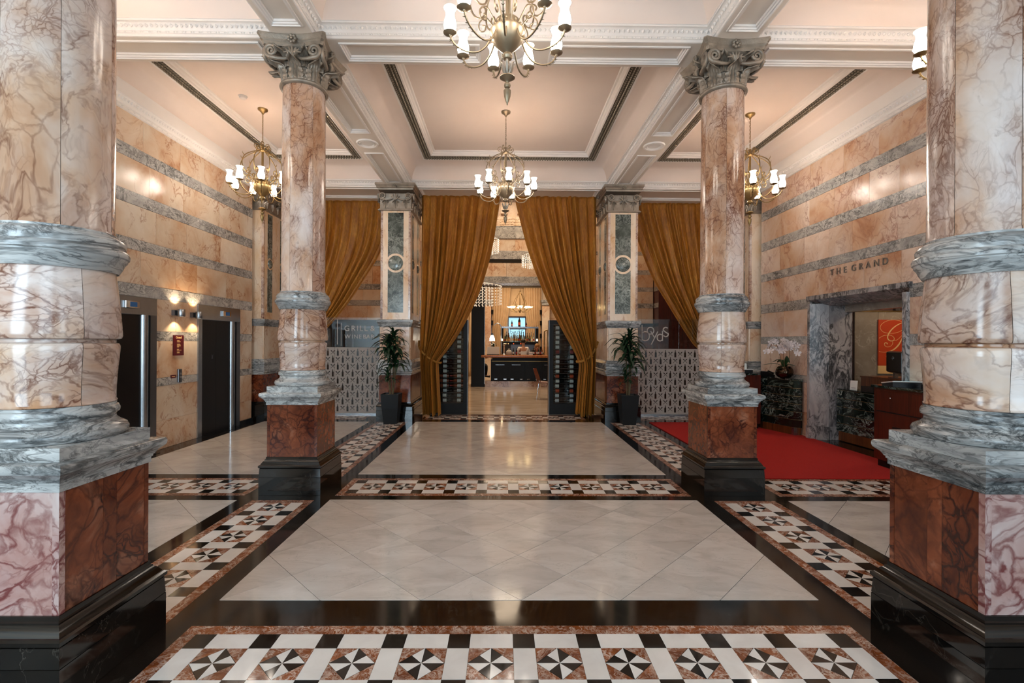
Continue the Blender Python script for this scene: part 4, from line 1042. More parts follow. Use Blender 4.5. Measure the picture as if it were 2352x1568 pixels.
def lectern(label, cx, cy, rz, sx=.3, sy=.3, h=1.05):
    p = thing('mahogany_desk', label, 'desk', (cx, cy, .0), rz, 'mahogany reception desks')
    def L(b_, nm, mk, sm=False): return ob(nm, b_.mesh(nm, M[mk], sm), p)
    L(MB().box(-sx+.03, sx-.03, -sy+.03, sy-.03, .012, .1), 'plinth', 'blackwood')
    L(MB().box(-sx, sx, -sy, sy, .1, h-.03), 'cabinet', 'mahogany')
    tp = []
    for i in range(9): a = -PI/2+PI*i/8; tp.append((sx-.1+.115*math.cos(a), (sy-.0)*math.sin(a)*1.06))
    L(MB().prism([(-sx-.03, sy*1.06), (-sx-.03, -sy*1.06)]+tp, h-.03, h), 'stone_top', 'deskgreen')
    for z0, z1 in ((.74, h-.06), (.14, .725)):
        d = L(MB().box(-sx-.012, -sx, -sy+.02, sy-.05, z0, z1), 'drawer' if z0 > .5 else 'cupboard_door', 'mahogany')
        k = 'lock' if z0 > .5 else 'slot_handle'
        b_ = MB().ell((-sx-.014, .1-sy*.0, z1-.09), (.006, .01, .01), 8, 5) if z0 > .5 else MB().box(-sx-.016, -sx-.012, -.06, .06, z1-.2, z1-.16)
        ob(k, b_.mesh(k, M['chrome'] if z0 > .5 else M['bplastic'], 40), d)
    L(MB().box(-sx-.015, -sx-.001, -sy+.02, sy-.05, .726, .739), 'drawer_gap', 'bplastic')
    return p
lectern('mahogany desk with rounded stone top at the right, in front of the portal', 5.04, 5.82, 0, .135, .37, 1.065)
lectern('mahogany desk beside the corner pier, left of the green counter', 4.6, 9.02, 0, .2, .27, 1.04)
# items on the desks
def tablet(label, x, y, z, rz, tilt=.25, s=.13):
    p = thing('desk_terminal', label, 'terminal', (x, y, z), rz, 'flat desk terminals')
    def L(b_, nm, mk): return ob(nm, b_.mesh(nm, M[mk]), p)
    L(MB().prism([(-s, 0), (s, 0), (s, .025), (-s, .06)], -s*1.3, s*1.3, lambda a, b, h: (a, h, b)), 'base', 'bplastic')
    L(MB().prism([(-s*1.05, .064), (s*1.05, .03), (s*1.05, .042), (-s*1.05, .076)], -s*1.35, s*1.35, lambda a, b, h: (a, h, b)), 'lid', 'paper')
    L(MB().prism([(-s*.95, .0745), (s*.95, .0425), (s*.95, .044), (-s*.95, .076)], -s*1.2, s*1.2, lambda a, b, h: (a, h, b)), 'screen', 'cyan')
tablet('pale blue document terminal on the right mahogany desk', 5.02, 5.9, 1.066, 1.35, s=.12)
tablet('pale blue document terminal on the far mahogany desk', 4.56, 8.95, 1.041, 1.5, s=.11)
def phone(label, x, y, z, rz):
    p = thing('telephone', label, 'telephone', (x, y, z), rz, 'black desk telephones')
    def L(b_, nm, mk, sm=False): return ob(nm, b_.mesh(nm, M[mk], sm), p)
    L(MB().prism([(-.08, 0), (.08, 0), (.08, .03), (-.08, .09)], -.09, .09, lambda a, b, h: (a, h, b)), 'body', 'bplastic')
    L(MB().tube([(-.05, -.07, .10), (0, -.07, .085), (.06, -.07, .06)], [.02, .014, .02], 8), 'handset', 'bplastic', 60)
    L(MB().prism([(-.05, .081), (0, .0625), (0, .064), (-.05, .0825)], .0, .07, lambda a, b, h: (a, h, b)), 'display', 'paper')
phone('black telephone on the inner green counter by a white card', 5.68, 7.25, .861, .4)
phone('black telephone on the counter left of the orchid', 4.99, 8.86, .983, .2)
def card(label, x, y, z, rz, w_=.1, h=.15):
    p = thing('card_stand', label, 'card', (x, y, z), rz)
    ob('card', MB().prism([(0, 0), (.003, 0), (.033, h), (.03, h)], -w_/2, w_/2, lambda a, b, c: (a, c, b)).mesh('card', M['paper']), p)
    ob('foot', MB().box(0, .06, -w_/2, w_/2, 0, .004).mesh('foot', M['glass']), p)
    ob('printed_line', MB().box(.001, .0045, -w_*.3, w_*.3, h*.2, h*.24).mesh('printed_line', M['bplastic']), p)
card('white card stand on the inner green counter beside the telephone', 5.62, 7.52, .861, .6)
card('white card stand behind the terminal on the far mahogany desk', 4.66, 9.16, 1.041, 1.2, .16, .17)
p = thing('card_reader', 'small black card reader at the end of the right mahogany desk', 'card reader', (5.08, 5.58, 1.066)); MB().box(5.03, 5.13, 5.53, 5.63, 1.066, 1.12).build('body', M['bplastic'], p); MB().box(5.05, 5.1, 5.55, 5.61, 1.12, 1.14).build('receipt', M['paper'], p)
p = thing('monitor', 'black computer monitor seen from behind under the orange poster', 'monitor', (5.95, 7.1, 1.086), -.35)
def L(b_, nm, mk, sm=False, pp=None): return ob(nm, b_.mesh(nm, M[mk], sm), pp or p)
L(MB().box(-.06, .06, -.1, .1, 0, .012), 'foot', 'steel'); L(MB().box(-.02, .02, -.035, .035, .01, .26), 'stand', 'steel')
b_ = L(MB().prism([(-.03, .09), (.02, .07), (.045, .07), (.045, .40), (.02, .41), (-.03, .39)], -.26, .26, lambda a, b, h: (a+.0, h, b)), 'housing', 'bplastic'); bevel(b_, .012)
L(MB().box(.0455, .046, -.24, .24, .09, .39), 'screen', 'dark')
lg = L(MB().tube([(-.034, .028*math.cos(t), .30+.028*math.sin(t)) for t in [TAU*i/24 for i in range(24)]], .003, 5, True), 'logo_ring', 'steel', 60)
text_obj('DELL', .022, M['steel'], None, Matrix.Identity(4)).name = 'tmp_logo'
t_ = bpy.data.objects['tmp_logo']; t_.name = 'logo_lettering'; t_.data.transform(face_nx(-.034, 0, .30)); t_.parent = p
# orchid
def flower(mb, c, rz, tl, s=.04):
    Mx = Matrix.Translation(c) @ Matrix.Rotation(rz, 4, 'Z') @ Matrix.Rotation(tl, 4, 'X')
    for k in range(5):
        a = TAU*k/5+PI/2; wd = .55 if k in (1, 4) else .36
        vs_ = [(0, 0, 0)]
        for i in range(7):
            t = -1+2*i/6; rr_ = s*(1-.25*t*t); aa = a+t*wd; vs_.append((rr_*math.cos(aa), -.008*(1-abs(t))-.004, rr_*math.sin(aa)))
        mb.add([tuple(Mx @ Vector(q)) for q in vs_], [(0, i, i+1) for i in range(1, 7)])
    return mb
OX, OY, OZ = 5.02, 8.38, .983
p = thing('orchid', 'white orchid in a round bronze bowl on the green counter', 'potted orchid', (OX, OY, OZ))
MB().lathe([(.06, 0), (.1, .018), (.138, .062), (.146, .108), (.132, .165), (.105, .205), (.1, .21), (.094, .2), (.096, .185)], 32, (OX, OY, OZ), caps=True).build('bowl', M['bronzebowl'], p, 60)
MB().lathe([(.0, .185), (.11, .185)], 20, (OX, OY, OZ)).build('soil', M['soil'], p)
lr = random.Random(5)
for k, (a, ln, up) in enumerate(((2.9, .36, .06), (3.6, .22, -.02), (.9, .2, .1), (1.6, .2, .12), (4.6, .2, .15), (-1.0, .18, .05), (2.2, .2, .13))):
    pts = catmull([(OX, OY, OZ+.19), (OX+math.cos(a)*ln*.4, OY+math.sin(a)*ln*.4, OZ+.2+up), (OX+math.cos(a)*ln, OY+math.sin(a)*ln, OZ+.19+up*.7)], 6); n = len(pts)
    MB().tube(pts, [.012+.035*math.sin(PI*i/(n-1))**.7 for i in range(n)], 8, flat=(.12, 1)).build('leaf', M['leaf2'], p, 60)
for k, (dx, dy, h, bx) in enumerate(((-.07, .02, .62, -.11), (-.03, -.03, .66, .04), (.0, .02, .60, -.05), (.03, -.1, .58, .03))):
    top = (OX+dx*1.6+bx*.3, OY+dy, OZ+h); st = catmull([(OX+dx*.5, OY+dy, OZ+.19), (OX+dx, OY+dy, OZ+.4), top, (top[0]+bx, top[1]-.05, top[2]-.03), (top[0]+bx*1.7, top[1]-.09, top[2]-.13)], 6)
    MB().tube(st, .0045, 5).build('flower_stem', M['stem'], p, 60)
    for j in range(9):
        q = st[12+int(j*(len(st)-13)/8.5)]
        fm = MB(); flower(fm, q+Vector((lr.uniform(-.06, .03), lr.uniform(-.1, 0), lr.uniform(-.07, .05))), lr.uniform(-1.0, .6), lr.uniform(-.5, .4), lr.uniform(.05, .064))
        o = fm.build('flower', M['petal'], p); 
# carpet
o = tag(MB().box(2.93, XR-.002, 5.545, 9.44, .0005, .012).build('carpet', M['carpet']), 'bright red carpet laid in front of the reception desks', 'carpet')

# ================================================================== GLASS SCREENS
def screen(label, x0, x1, seed, parent_lbl):
    Y = 10.36; p = thing('glass_screen', label, 'glass screen', ((x0+x1)/2, Y, 0), 0, 'frosted glass screens at the restaurant')
    n = 2; w_ = (x1-x0)/n
    for i in range(n):
        MB().box(x0+i*w_+.003, x0+(i+1)*w_-.003, Y-.006, Y+.006, .03, 1.47).build('frosted_pane', M['frost'], p)
        MB().box(x0+i*w_+.003, x0+(i+1)*w_-.003, Y-.006, Y+.006, 1.474, 2.12).build('clear_pane', M['glass'], p)
    MB().box(x0, x1, Y-.02, Y+.02, 0, .03).build('floor_channel', M['steel'], p)
    mb = MB(); f = lambda a, b, h: (a, Y-.006-h, b)
    bot = [(-.021, -.075), (.021, -.075), (.021, .02), (.008, .045), (.008, .08), (-.008, .08), (-.008, .045), (-.021, .02)]
    row = 0; z = 1.36
    while z > .1:
        x = x0+.08; k = row % 2
        while x < x1-.05:
            if k % 2 == 0: mb.prism([(x+a, z+b) for a, b in bot], 0, .001, f)
            else:
                for s in (-1, 1):
                    c_, s_ = math.cos(s*.8), math.sin(s*.8)
                    sh = [(-.004, -.065), (.004, -.065), (.004, .01), (.009, .03), (.009, .06), (-.009, .06), (-.009, .03), (-.004, .01)]
                    mb.prism([(x+a*c_-b*s_, z+a*s_+b*c_) for a, b in sh], 0, .001 if s > 0 else .0012, f)
            x += .108; k += 1
        z -= .152; row += 1
    stuff(mb.build('bottle_and_cutlery_motif', M['clearcut'], p))
    return p
s1 = screen('frosted glass screen with GRILL & WINE BAR lettering, left bay', -4.78, -2.6, 1, '')
def spaced(word, xs, size, parent, z, x0):
    for ch, x in zip(word, xs): text_obj(ch, size, M['vinyl'], parent, face_ny(x0+x, 10.352, z), .0008, 'letter')
spaced('GRILL&', (-.285, -.145, -.052, .03, .13, .275), .168, s1, 1.878, -3.14)
spaced('WINEBAR', (-.27, -.165, -.085, .005, .1, .18, .275), .13, s1, 1.70, -3.14)
MB().box(-3.64, -3.628, 10.352, 10.354, 1.53, 2.08).box(-3.555, -3.547, 10.352, 10.354, 1.5, 2.0).build('vertical_line', M['vinyl'], s1)
s2 = screen('frosted glass screen with lowercase script-like lettering, right bay', 2.84, 4.9, 2, '')
def logo(parent, x0, z0, sc, mat):
    Y = 10.352
    def pt(a, b): return (x0+(a-115)/575*sc, Y, z0+(1300-b)/575*sc)
    r = .0125*sc/.6
    def tb(pts, cl=False): MB().tube([pt(*q) for q in pts], r, 6, cl).build('logo_stroke', mat, parent, 60)
    def arc(cx, cy, rx, ry, a0, a1, n=24): return [(cx+rx*math.cos(math.radians(a0+(a1-a0)*i/n)), cy-ry*math.sin(math.radians(a0+(a1-a0)*i/n))) for i in range(n+1)]
    tb([(128, 895), (128, 1215)]); tb([(128, 1050)]+arc(195, 1128, 85, 92, 130, -130))
    tb(arc(302, 1015, 68, 68, 0, 360))
    tb([(305, 1025), (380, 1150)]); tb([(452, 1030), (318, 1300)])
    tb(arc(497, 1155, 60, 68, 50, 320)); tb([(548, 1015), (548, 1225)])
    tb(arc(615, 995, 50, 50, 40, 190)+[(600, 1035), (640, 1060)]+arc(615, 1085, 50, 50, 20, -150))
logo(s2, 3.03, 1.56, .62, M['vinyl'])

# ================================================================== POTTED PLANTS
leaf_meshes = []
lr = random.Random(8)
for k in range(5):
    ln = .24+.04*k; pts = catmull([(0, 0, 0), (ln*.35, 0, ln*.22), (ln*.75, 0, ln*.18), (ln, 0, -.02-.02*k)], 4); n = len(pts); vs_ = []
    for i, q_ in enumerate(pts):
        wd = .036*math.sin(PI*(i+.6)/(n+.1))**.8
        for s in (-1, 0, 1): vs_.append((q_.x, s*wd, q_.z-(.012 if s == 0 else 0)))
    leaf_meshes.append(MB().add(vs_, [(i*3+j, i*3+j+1, i*3+j+4, i*3+j+3) for i in range(n-1) for j in range(2)]).mesh('leaf', M['leaf'], 80))
def plant(label, x, y, seed):
    r = random.Random(seed); p = thing('potted_dracaena', label, 'potted plant', (x, y, .002), 0, 'potted plants at the piers')
    def L(b_, nm, mk, sm=False): return ob(nm, b_.mesh(nm, M[mk], sm), p)
    L(MB().sqr([(-.05, 0), (-.02, .3), (0, .58), (-.012, .58), (-.02, .54)], 0, 0, .175, .175), 'pot', 'pot')
    L(MB().box(-.15, .15, -.15, .15, .53, .55), 'soil', 'soil')
    heads = [(-.05, .0, 1.50, 34, 1.25), (.03, .0, 1.68, 24, 1.0), (.06, .02, 1.2, 30, 1.1), (-.06, -.03, .92, 16, .8), (.02, .02, 1.36, 22, 1.15)]
    for k, (dx, dy, h, n, sc) in enumerate(heads):
        L(MB().tube(catmull([(dx*.4, dy*.4, .54), (dx*.8+.01, dy, .54+(h-.54)*.5), (dx, dy, h)], 5), .013, 6), 'stem', 'stem', 60)
        for j in range(n):
            o = ob('leaf', leaf_meshes[r.randrange(5)], p, (dx, dy, h-.12+.16*j/n))
            rz_ = j*2.4+r.uniform(-.3, .3); rz_ = -rz_ if math.sin(rz_) > .3 else rz_; o.rotation_euler = (r.uniform(-.15, .15), -.95*(j/n)+r.uniform(-.1, .35), rz_); s = sc*.84*r.uniform(.8, 1.1); o.scale = (s, s, s)
    return p
plant('potted dracaena in a tall black pot before the left pier', -2.19, 9.28, 2)
plant('potted dracaena in a tall black pot before the right pier', 2.46, 9.28, 6)

# ================================================================== WINE CABINETS
def bottle_prof(): return [(0, 0), (.036, 0), (.038, .006), (.038, .18), (.034, .205), (.018, .235), (.0145, .25), (.0145, .29), (.016, .292), (.016, .30), (0, .30)]
BM = {}
for k, (col, lab) in dict(dark=('0a0f0d', 'd8d6cf'), dark2=('10080a', 'cfd3d6'), rose=('7a3a24', 'c9ccca'), orange=('0c0d0c', 'c4481c'), red=('12080a', '8a1c20')).items():
    gm = plain('bottle_glass_'+k, col, .08); lm = plain('bottle_label_'+k, lab, .6)
    BM[k] = (MB().lathe(bottle_prof(), 14).mesh('glass_body', gm, 40), MB().lathe([(.0385, .05), (.0388, .052), (.0388, .13), (.0385, .132)], 14, caps=False).mesh('paper_label', lm, 40),
             MB().lathe([(.0152, .245), (.0165, .3), (.0, .303)], 10, caps=False).mesh('capsule', plain('capsule_'+k, 'a01a14' if k == 'rose' else '1a1a1c', .4), 40))
def bottle(label, group, loc, rot, kind, scale=1, caps=True):
    p = thing('wine_bottle', label, 'bottle', loc, 0, group); p.rotation_euler = rot; p.scale = (scale,)*3
    ob('glass_body', BM[kind][0], p); ob('paper_label', BM[kind][1], p)
    if caps: ob('capsule', BM[kind][2], p)
M['smoke'] = glassy('smoked_glass', '3a3634')
ORD = ['first', 'second', 'third', 'fourth', 'fifth', 'sixth', 'seventh', 'eighth', 'ninth', 'tenth', 'eleventh', 'twelfth', 'thirteenth', 'fourteenth', 'fifteenth', 'sixteenth']
def cabinet(label, x0, x1, side, seed):
    Y0, Y1, H = 10.44, 10.72, 2.09; p = thing('wine_cabinet', label, 'wine cabinet', ((x0+x1)/2, (Y0+Y1)/2, 0), 0, 'black wine display cabinets')
    wst = .085
    MB().box(x0, x1, Y0, Y1, 0, .24).build('base_panel', M['blackwood'], p); MB().box(x0, x1, Y0, Y1, H-.09, H).build('top_rail', M['blackwood'], p)
    for a, b in ((x0, x0+wst), (x1-wst, x1)): MB().box(a, b, Y0, Y1, .241, H-.091).build('stile', M['blackwood'], p)
    MB().box(x0+wst, x1-wst, Y0+.006, Y0+.012, .241, H-.091).build('glass_door', M['glass'], p)
    MB().box(x0+wst, x1-wst, Y1-.012, Y1-.006, .241, H-.091).build('smoked_back', M['smoke'], p)
    xe = x1 if side > 0 else x0
    MB().box(min(xe, xe+side*.012), max(xe, xe+side*.012), Y0+.01, Y1, .0, H).build('steel_edge', M['dsteel'], p)
    r = random.Random(seed); n = 16; dz = (H-.33-.02)/n
    kinds = ['dark', 'dark', 'dark2', 'rose', 'rose', 'rose', 'dark', 'dark', 'dark2', 'dark', 'red', 'dark', 'dark', 'dark', 'dark2', 'dark'] if side > 0 else \
            ['dark2', 'dark2', 'orange', 'dark', 'dark', 'orange', 'dark', 'dark', 'dark2', 'dark', 'red', 'dark', 'dark', 'dark', 'dark', 'dark']
    inner = (x0+wst, x1-wst)
    for k in range(n):
        z = .255+k*dz
        MB().tube([(inner[0], Y0+.07, z), (inner[1], Y0+.07, z)], .004, 5).build('bottle_rail', M['steel'], p); MB().tube([(inner[0], Y0+.19, z), (inner[1], Y0+.19, z)], .004, 5).build('bottle_rail', M['steel'], p)
        kd = kinds[k]; lb = {'dark': 'dark wine bottle with white label', 'dark2': 'dark wine bottle with grey label', 'rose': 'rose wine bottle with red capsule', 'orange': 'dark wine bottle with orange label', 'red': 'dark wine bottle with red label'}[kd]
        for j in range(2):
            if inner[1]-inner[0] < .62 and j == 1 and False: continue
            sg = -1 if side > 0 else 1
            xs_ = (inner[1]-.012 if side > 0 else inner[0]+.012)+sg*j*.318+r.uniform(-.004, .004)
            if not (inner[0]-.01 < xs_+sg*.3 < inner[1]+.01): continue
            bottle('%s, %s row up, %s end, %s wine cabinet' % (lb, ORD[k], 'opening' if j == 0 else 'curtain', 'left' if side > 0 else 'right'), 'bottles in the %s wine cabinet' % ('left' if side > 0 else 'right'), (xs_, Y0+.13, z+.043), (0, sg*PI/2, r.uniform(-.02, .02)), kd)
cabinet('black wine cabinet left of the opening, half behind the curtain', -1.62, -.80, 1, 3)
cabinet('black wine cabinet right of the opening, half behind the curtain', 1.02, 1.84, -1, 4)
# ================================================================== RESTAURANT BEYOND THE CURTAINS
RB = [(0, 2.2, 'dark'), (2.2, 2.6, 's'), (2.6, 2.75, 'g'), (2.75, 3.05, 's'), (3.05, 3.2, 'g'), (3.2, 3.7, 's'), (3.7, 3.85, 'g'), (3.85, 4.4, 's'), (4.4, 5.2, 'cream')]
o = struct(MB().box(-5.6, -2.3, 13.2, 13.4, 0, 7).build('wall_bar_left', M['grout']))
slabs(o, 13.2, 1, -5.6, -2.3, [], 31, RB, fn=1, step=(.7, 1.2))
p = thing('doorway_panel', 'dark doorway with a pale frame behind the wine bar lettering', 'door', (-3.75, 13.13, 0))
MB().box(-4.16, -3.40, 13.14, 13.165, 0, 1.98).build('dark_door', M['bplastic'], p); 
for a, b, c, d in ((-4.2, -4.16, 0, 2.02), (-3.40, -3.37, 0, 2.02), (-4.16, -3.4, 1.98, 2.02)): MB().box(a, b, 13.13, 13.165, c, d).build('frame', M['dsteel'], p)
RB2 = [(0, 2.05, 'walnut'), (2.05, 2.14, 'blackwood'), (2.14, 2.57, 's'), (2.57, 2.7, 'g'), (2.7, 3.03, 's'), (3.03, 3.15, 'g'), (3.15, 3.5, 's'), (3.5, 3.63, 'g'), (3.63, 4.05, 's'), (4.05, 4.15, 'g'), (4.15, 4.6, 's'), (4.6, 5.2, 'cream')]
o = struct(MB().box(2.4, 4.2, 13.2, 13.4, 0, 7).build('wall_bar_right', M['grout'])); slabs(o, 13.2, 1, 2.4, 4.18, [], 33, RB2, fn=1, step=(.5, .9))
o = struct(MB().box(4.2, 4.35, 12.75, 13.4, 0, 7).build('wall_bar_return', M['mahogany'])); slabs(o, 4.2, -1, 12.75, 13.16, [], 34, RB2)
struct(MB().box(4.35, 7.5, 12.95, 13.1, 0, 7).build('wall_bar_wood', M['mahogany']))
for x0, nm in ((-5.75, 'wall_bar_side_left'), (6.6, 'wall_bar_side_right')): struct(MB().box(x0, x0+.15, 10.8, 25, 0, 7).build(nm, M['sienna']))
struct(MB().box(-5.75, 6.75, 10.75, 25, 7.0, 7.15).build('ceiling_bar', M['plaster']))
MB().box(-5.75, 6.75, 10.75, 10.8, 4.8, 7.05).build('wall_upper_bar', M['plaster'])['kind'] = 'structure'
# wall lamp on the wooden wall
p = thing('wall_lamp', 'small red glowing wall lamp on dark wood behind the right screen', 'wall lamp', (4.62, 12.93, 2.6))
MB().box(4.59, 4.65, 12.9, 12.95, 2.55, 2.62).build('bracket', M['brass'], p); MB().lathe([(.0, -.06), (.04, -.05), (.055, 0), (.05, .05), (.03, .065), (0, .068)], 16, (4.62, 12.86, 2.72)).build('glass_globe', glow('red_lamp_glass', 'c8502c', 1.2), p, 60)
# lintel over the bar
o = struct(MB().box(-5.6, 6.6, 17.25, 17.7, 3.64, 7).build('wall_bar_lintel', M['grout']))
def course(z0, z1, mk, proud, nm, step=1.5, ph=0):
    x = -3.2-ph
    while x < 3.6: MB().box(x+.003, x+step-.003, 17.25-proud, 17.25, z0+.002, z1-.002).build(nm, M[mk], o); x += step
course(3.75, 3.99, 'greyband', .06, 'marble_course', 1.7); course(3.99, 4.5, 'sienna', .03, 'marble_course', 1.1); course(4.5, 4.62, 'black', .05, 'marble_course', 2); course(4.62, 4.92, 'greyband', .1, 'marble_course', 1.9, .3)
course(4.92, 5.37, 'sienna', .03, 'marble_course', 1.0, .4); course(5.37, 5.82, 'greyband', .08, 'marble_course', 1.8); course(5.82, 6.15, 'cream', .1, 'relief_course', 1.2); course(6.15, 7.0, 'cream', .02, 'upper_course', 1.5)
mb = MB(); r = random.Random(2)
for i in range(60):
    for z in (5.88, 5.97, 6.06): bump(mb, -1.5+i*.055, 17.15, z+r.uniform(-.02, .02), .03, .03, .03, r.uniform(0, 3))
stuff(mb.build('carved_relief', M['cream'], o)); MB().box(-3.2, 3.4, 17.17, 17.25, 3.66, 3.75).build('polished_edge', M['steel'], o)
for x in (-.6, .0, .6, 1.2): MB().box(x-.12, x+.12, 17.05, 17.25, 6.25, 6.9).build('corbel', M['cream'], o)
p = thing('square_post', 'tall black square post at the left end of the bar', 'post', (-.915, 16.95, 0))
MB().box(-1.15, -.68, 16.87, 17.2, .1, 3.62).build('post_body', M['blackwood'], p); MB().box(-1.16, -.67, 16.86, 17.21, 0, .1).build('post_base', M['blackwood'], p)
MB().box(-.682, -.672, 16.866, 16.87, .1, 3.62).build('steel_edge', M['steel'], p)
# back wall with window, blind, cream curtains, pilasters
m = MB().box(-5.6, .2, 22.1, 22.3, 0, 4.5).box(1.05, 6.6, 22.1, 22.3, 0, 4.5).box(.2, 1.05, 22.1, 22.3, 0, 1.0).box(.2, 1.05, 22.1, 22.3, 4.2, 4.5)
struct(m.build('wall_bar_back', M['sienna'])); struct(MB().box(-5.6, 6.6, 17.7, 22.3, 4.5, 4.6).build('ceiling_bar_rear', M['plaster']))
wn = struct(ob('window_1', None, None, (.62, 22.15, 1.0)))
MB().box(.2, 1.05, 22.14, 22.16, 1.0, 2.78).build('window_pane', glow('daylit_pane', '8fc4de', 1.0), wn); MB().box(.2, 1.05, 22.12, 22.19, 2.75, 2.8).box(.2, .24, 22.12, 22.19, 1, 4.2).box(1.01, 1.05, 22.12, 22.19, 1, 4.2).build('window_frame', M['walnut'], wn)
p = thing('roller_blind', 'tan blind lowered over the upper half of the bar window', 'blind', (.62, 22.05, 2.7)); MB().box(.22, 1.03, 22.04, 22.05, 2.82, 4.15).build('fabric', M['cream_cloth'], p); MB().lathe([(.02, .22), (.02, 1.03)], 10).xf(Matrix.Translation((0, 22.045, 2.8)) @ Matrix.Rotation(PI/2, 4, 'Y')).build('bottom_bar', M['walnut'], p, 40); MB().box(.22, 1.03, 21.98, 22.1, 4.12, 4.2).build('cassette', M['walnut'], p)
for lb, ou, inn in (('cream curtain left of the bar window', [(4.15, -.56), (2.0, -.53), (1.0, -.5)], [(4.15, .33), (3.0, .26), (2.2, .12), (1.0, .08)]), ('cream curtain right of the bar window', [(4.15, 1.75), (2.0, 1.73), (1.0, 1.72)], [(4.15, .93), (3.0, 1.0), (2.2, 1.12), (1.0, 1.15)]), ('cream curtain beyond the black post', [(4.15, -2.4), (2.0, -2.4), (1.0, -2.4)], [(4.15, -1.35), (3, -1.36), (2, -1.4), (1, -1.45)])):
    q_ = thing('window_curtain', lb, 'curtain', (ou[0][1], 21.9, 0), 0, 'cream window curtains in the bar')
    def f(u, v): z = 4.15-4.13*v; a, b = interp(ou, z), interp(inn, z); return (a+(b-a)*u, 21.9+.05*math.sin(u*TAU*7)+.015*math.sin(u*40), z)
    solid(MB().grid(f, 84, 16).build('drape', M['cream_cloth'], q_, 80), .005)
for x in (-.75, 1.95):
    p = thing('marble_pilaster', 'marble pilaster with grey capital %s the bar window' % ('left of' if x < 0 else 'right of'), 'pilaster', (x, 21.9, 0))
    MB().box(x-.17, x+.17, 21.76, 22.09, 0, 3.3).build('shaft', M['sienna'], p); MB().sqr([(0, 3.3), (.02, 3.33), (.02, 3.4), (.06, 3.46), (.06, 3.55), (0, 3.56)], x, 21.87, .17, .15).build('capital', M['grey'], p, 25)
    for z in (1.2, 1.8, 2.4, 2.9): MB().box(x+.175 if x < 0 else x-.285, x+.285 if x < 0 else x-.175, 21.85, 22.09, z, z+.2).build('dark_block', M['black'], p)
# bar counter
p = thing('bar_counter', 'long bar with black panels and polished copper-brown top', 'bar counter', (1.0, 17.0, 0))
MB().box(-.66, 3.4, 16.88, 17.6, 0, .2).build('stone_step', M['rose'], p); MB().box(-.45, 3.4, 16.98, 17.5, .2, .97).build('body', M['blackwood'], p)
b_ = MB().box(-.66, 3.45, 16.6, 17.55, 1.05, 1.14).box(-.79, -.658, 16.6, 16.85, 1.05, 1.14).build('bar_top', M['bartop'], p); bevel(b_, .03, 3)
MB().box(-.4, 3.4, 16.92, 17.5, .97, 1.05).build('apron', M['blackwood'], p); MB().box(-.42, 3.4, 16.915, 16.98, .9, .93).build('brass_rail', M['brass'], p)
for k in range(6):
    x = -.38+k*.585
    pn = MB().box(x, x+.53, 16.955, 16.98, .24, .88).build('bar_panel', M['blackwood'], p)
    MB().box(x+.06, x+.47, 16.945, 16.955, .3, .82).build('raised_field', M['blackwood'], pn)
    MB().box(x+.10, x+.42, 16.935, 16.945, .775, .80).build('steel_strip', M['chrome'], pn)
    for dx in (.06, .39): MB().box(x+dx, x+dx+.1, 16.94, 16.955, .265, .28).build('steel_foot', M['chrome'], pn)
# things on the counter
p = thing('menu_box', 'grey box of cards on the left end of the bar top', 'box', (-.36, 17.05, 1.141)); MB().box(-.58, -.15, 17.0, 17.12, 1.141, 1.43).build('front', M['paper'], p); MB().box(-.59, -.14, 16.99, 17.13, 1.141, 1.16).build('tray', M['blackwood'], p)
p = thing('bar_foliage', 'small dark leafy plant behind the grey box on the bar', 'plant', (-.36, 17.25, 1.141)); MB().lathe([(.09, 0), (.11, .28), (.1, .28)], 14, (-.36, 17.24, 1.141)).build('pot', M['brass'], p, 40)
for k in range(16):
    o = ob('leaf', leaf_meshes[k % 5], p, (0, -.01, .26)); o.rotation_euler = (0, -.5-.3*(k % 3), k*2.4); o.scale = (.55, .7, .7)
p = thing('table_lamp', 'lit table lamp with white shade on the bar behind the foliage', 'lamp', (-.42, 17.46, 1.141))
MB().lathe([(.07, 0), (.07, .02), (.012, .03), (.012, .5), (.02, .52)], 14, (-.42, 17.46, 1.141)).build('lamp_stem', M['brass'], p, 40); MB().lathe([(.1, .5), (.085, .62), (.05, .7), (0, .72)], 18, (-.42, 17.46, 1.141), caps=False).build('lamp_shade', glow('bar_lamp_shade', 'fff1da', 9), p, 60)
p = thing('arched_pipe', 'tall chrome arched pipe behind the lamp on the bar', 'pipe', (-.2, 17.7, 1.14)); MB().tube(catmull([(-.08, 17.45, 1.141), (-.08, 17.45, 2.0), (-.1, 17.45, 2.2), (-.22, 17.45, 2.3), (-.36, 17.45, 2.22)], 6), .018, 8).build('tube', M['chrome'], p, 60); MB().lathe([(.05, 0), (.05, .02)], 12, (-.08, 17.45, 1.141)).build('foot', M['chrome'], p)
p = thing('beer_tap', 'chrome beer tap column near the table lamp', 'beer tap', (.02, 17.2, 1.141)); MB().lathe([(.06, 0), (.06, .02), (.03, .04), (.03, .32), (.045, .34), (.045, .4), (.02, .42)], 14, (.02, 17.2, 1.141)).build('column', M['chrome'], p, 40); MB().tube([(.02, 17.16, 1.48), (.02, 17.08, 1.48), (.02, 17.06, 1.42)], .01, 6).build('spout', M['chrome'], p, 60); MB().tube([(.02, 17.16, 1.5), (.02, 17.12, 1.62)], .014, 6).build('handle', M['blackwood'], p, 60)
p = thing('brass_tower', 'tall brass tap tower at the right end of the bar', 'beer tap', (1.62, 17.3, 1.141))
for dx in (-.12, .0, .12): MB().tube(catmull([(1.62+dx, 17.3, 1.141), (1.62+dx, 17.3, 1.9), (1.62+dx*.8, 17.3, 2.02), (1.62, 17.3, 2.05)], 5), .025, 8).build('tube', M['brass'], p, 60)
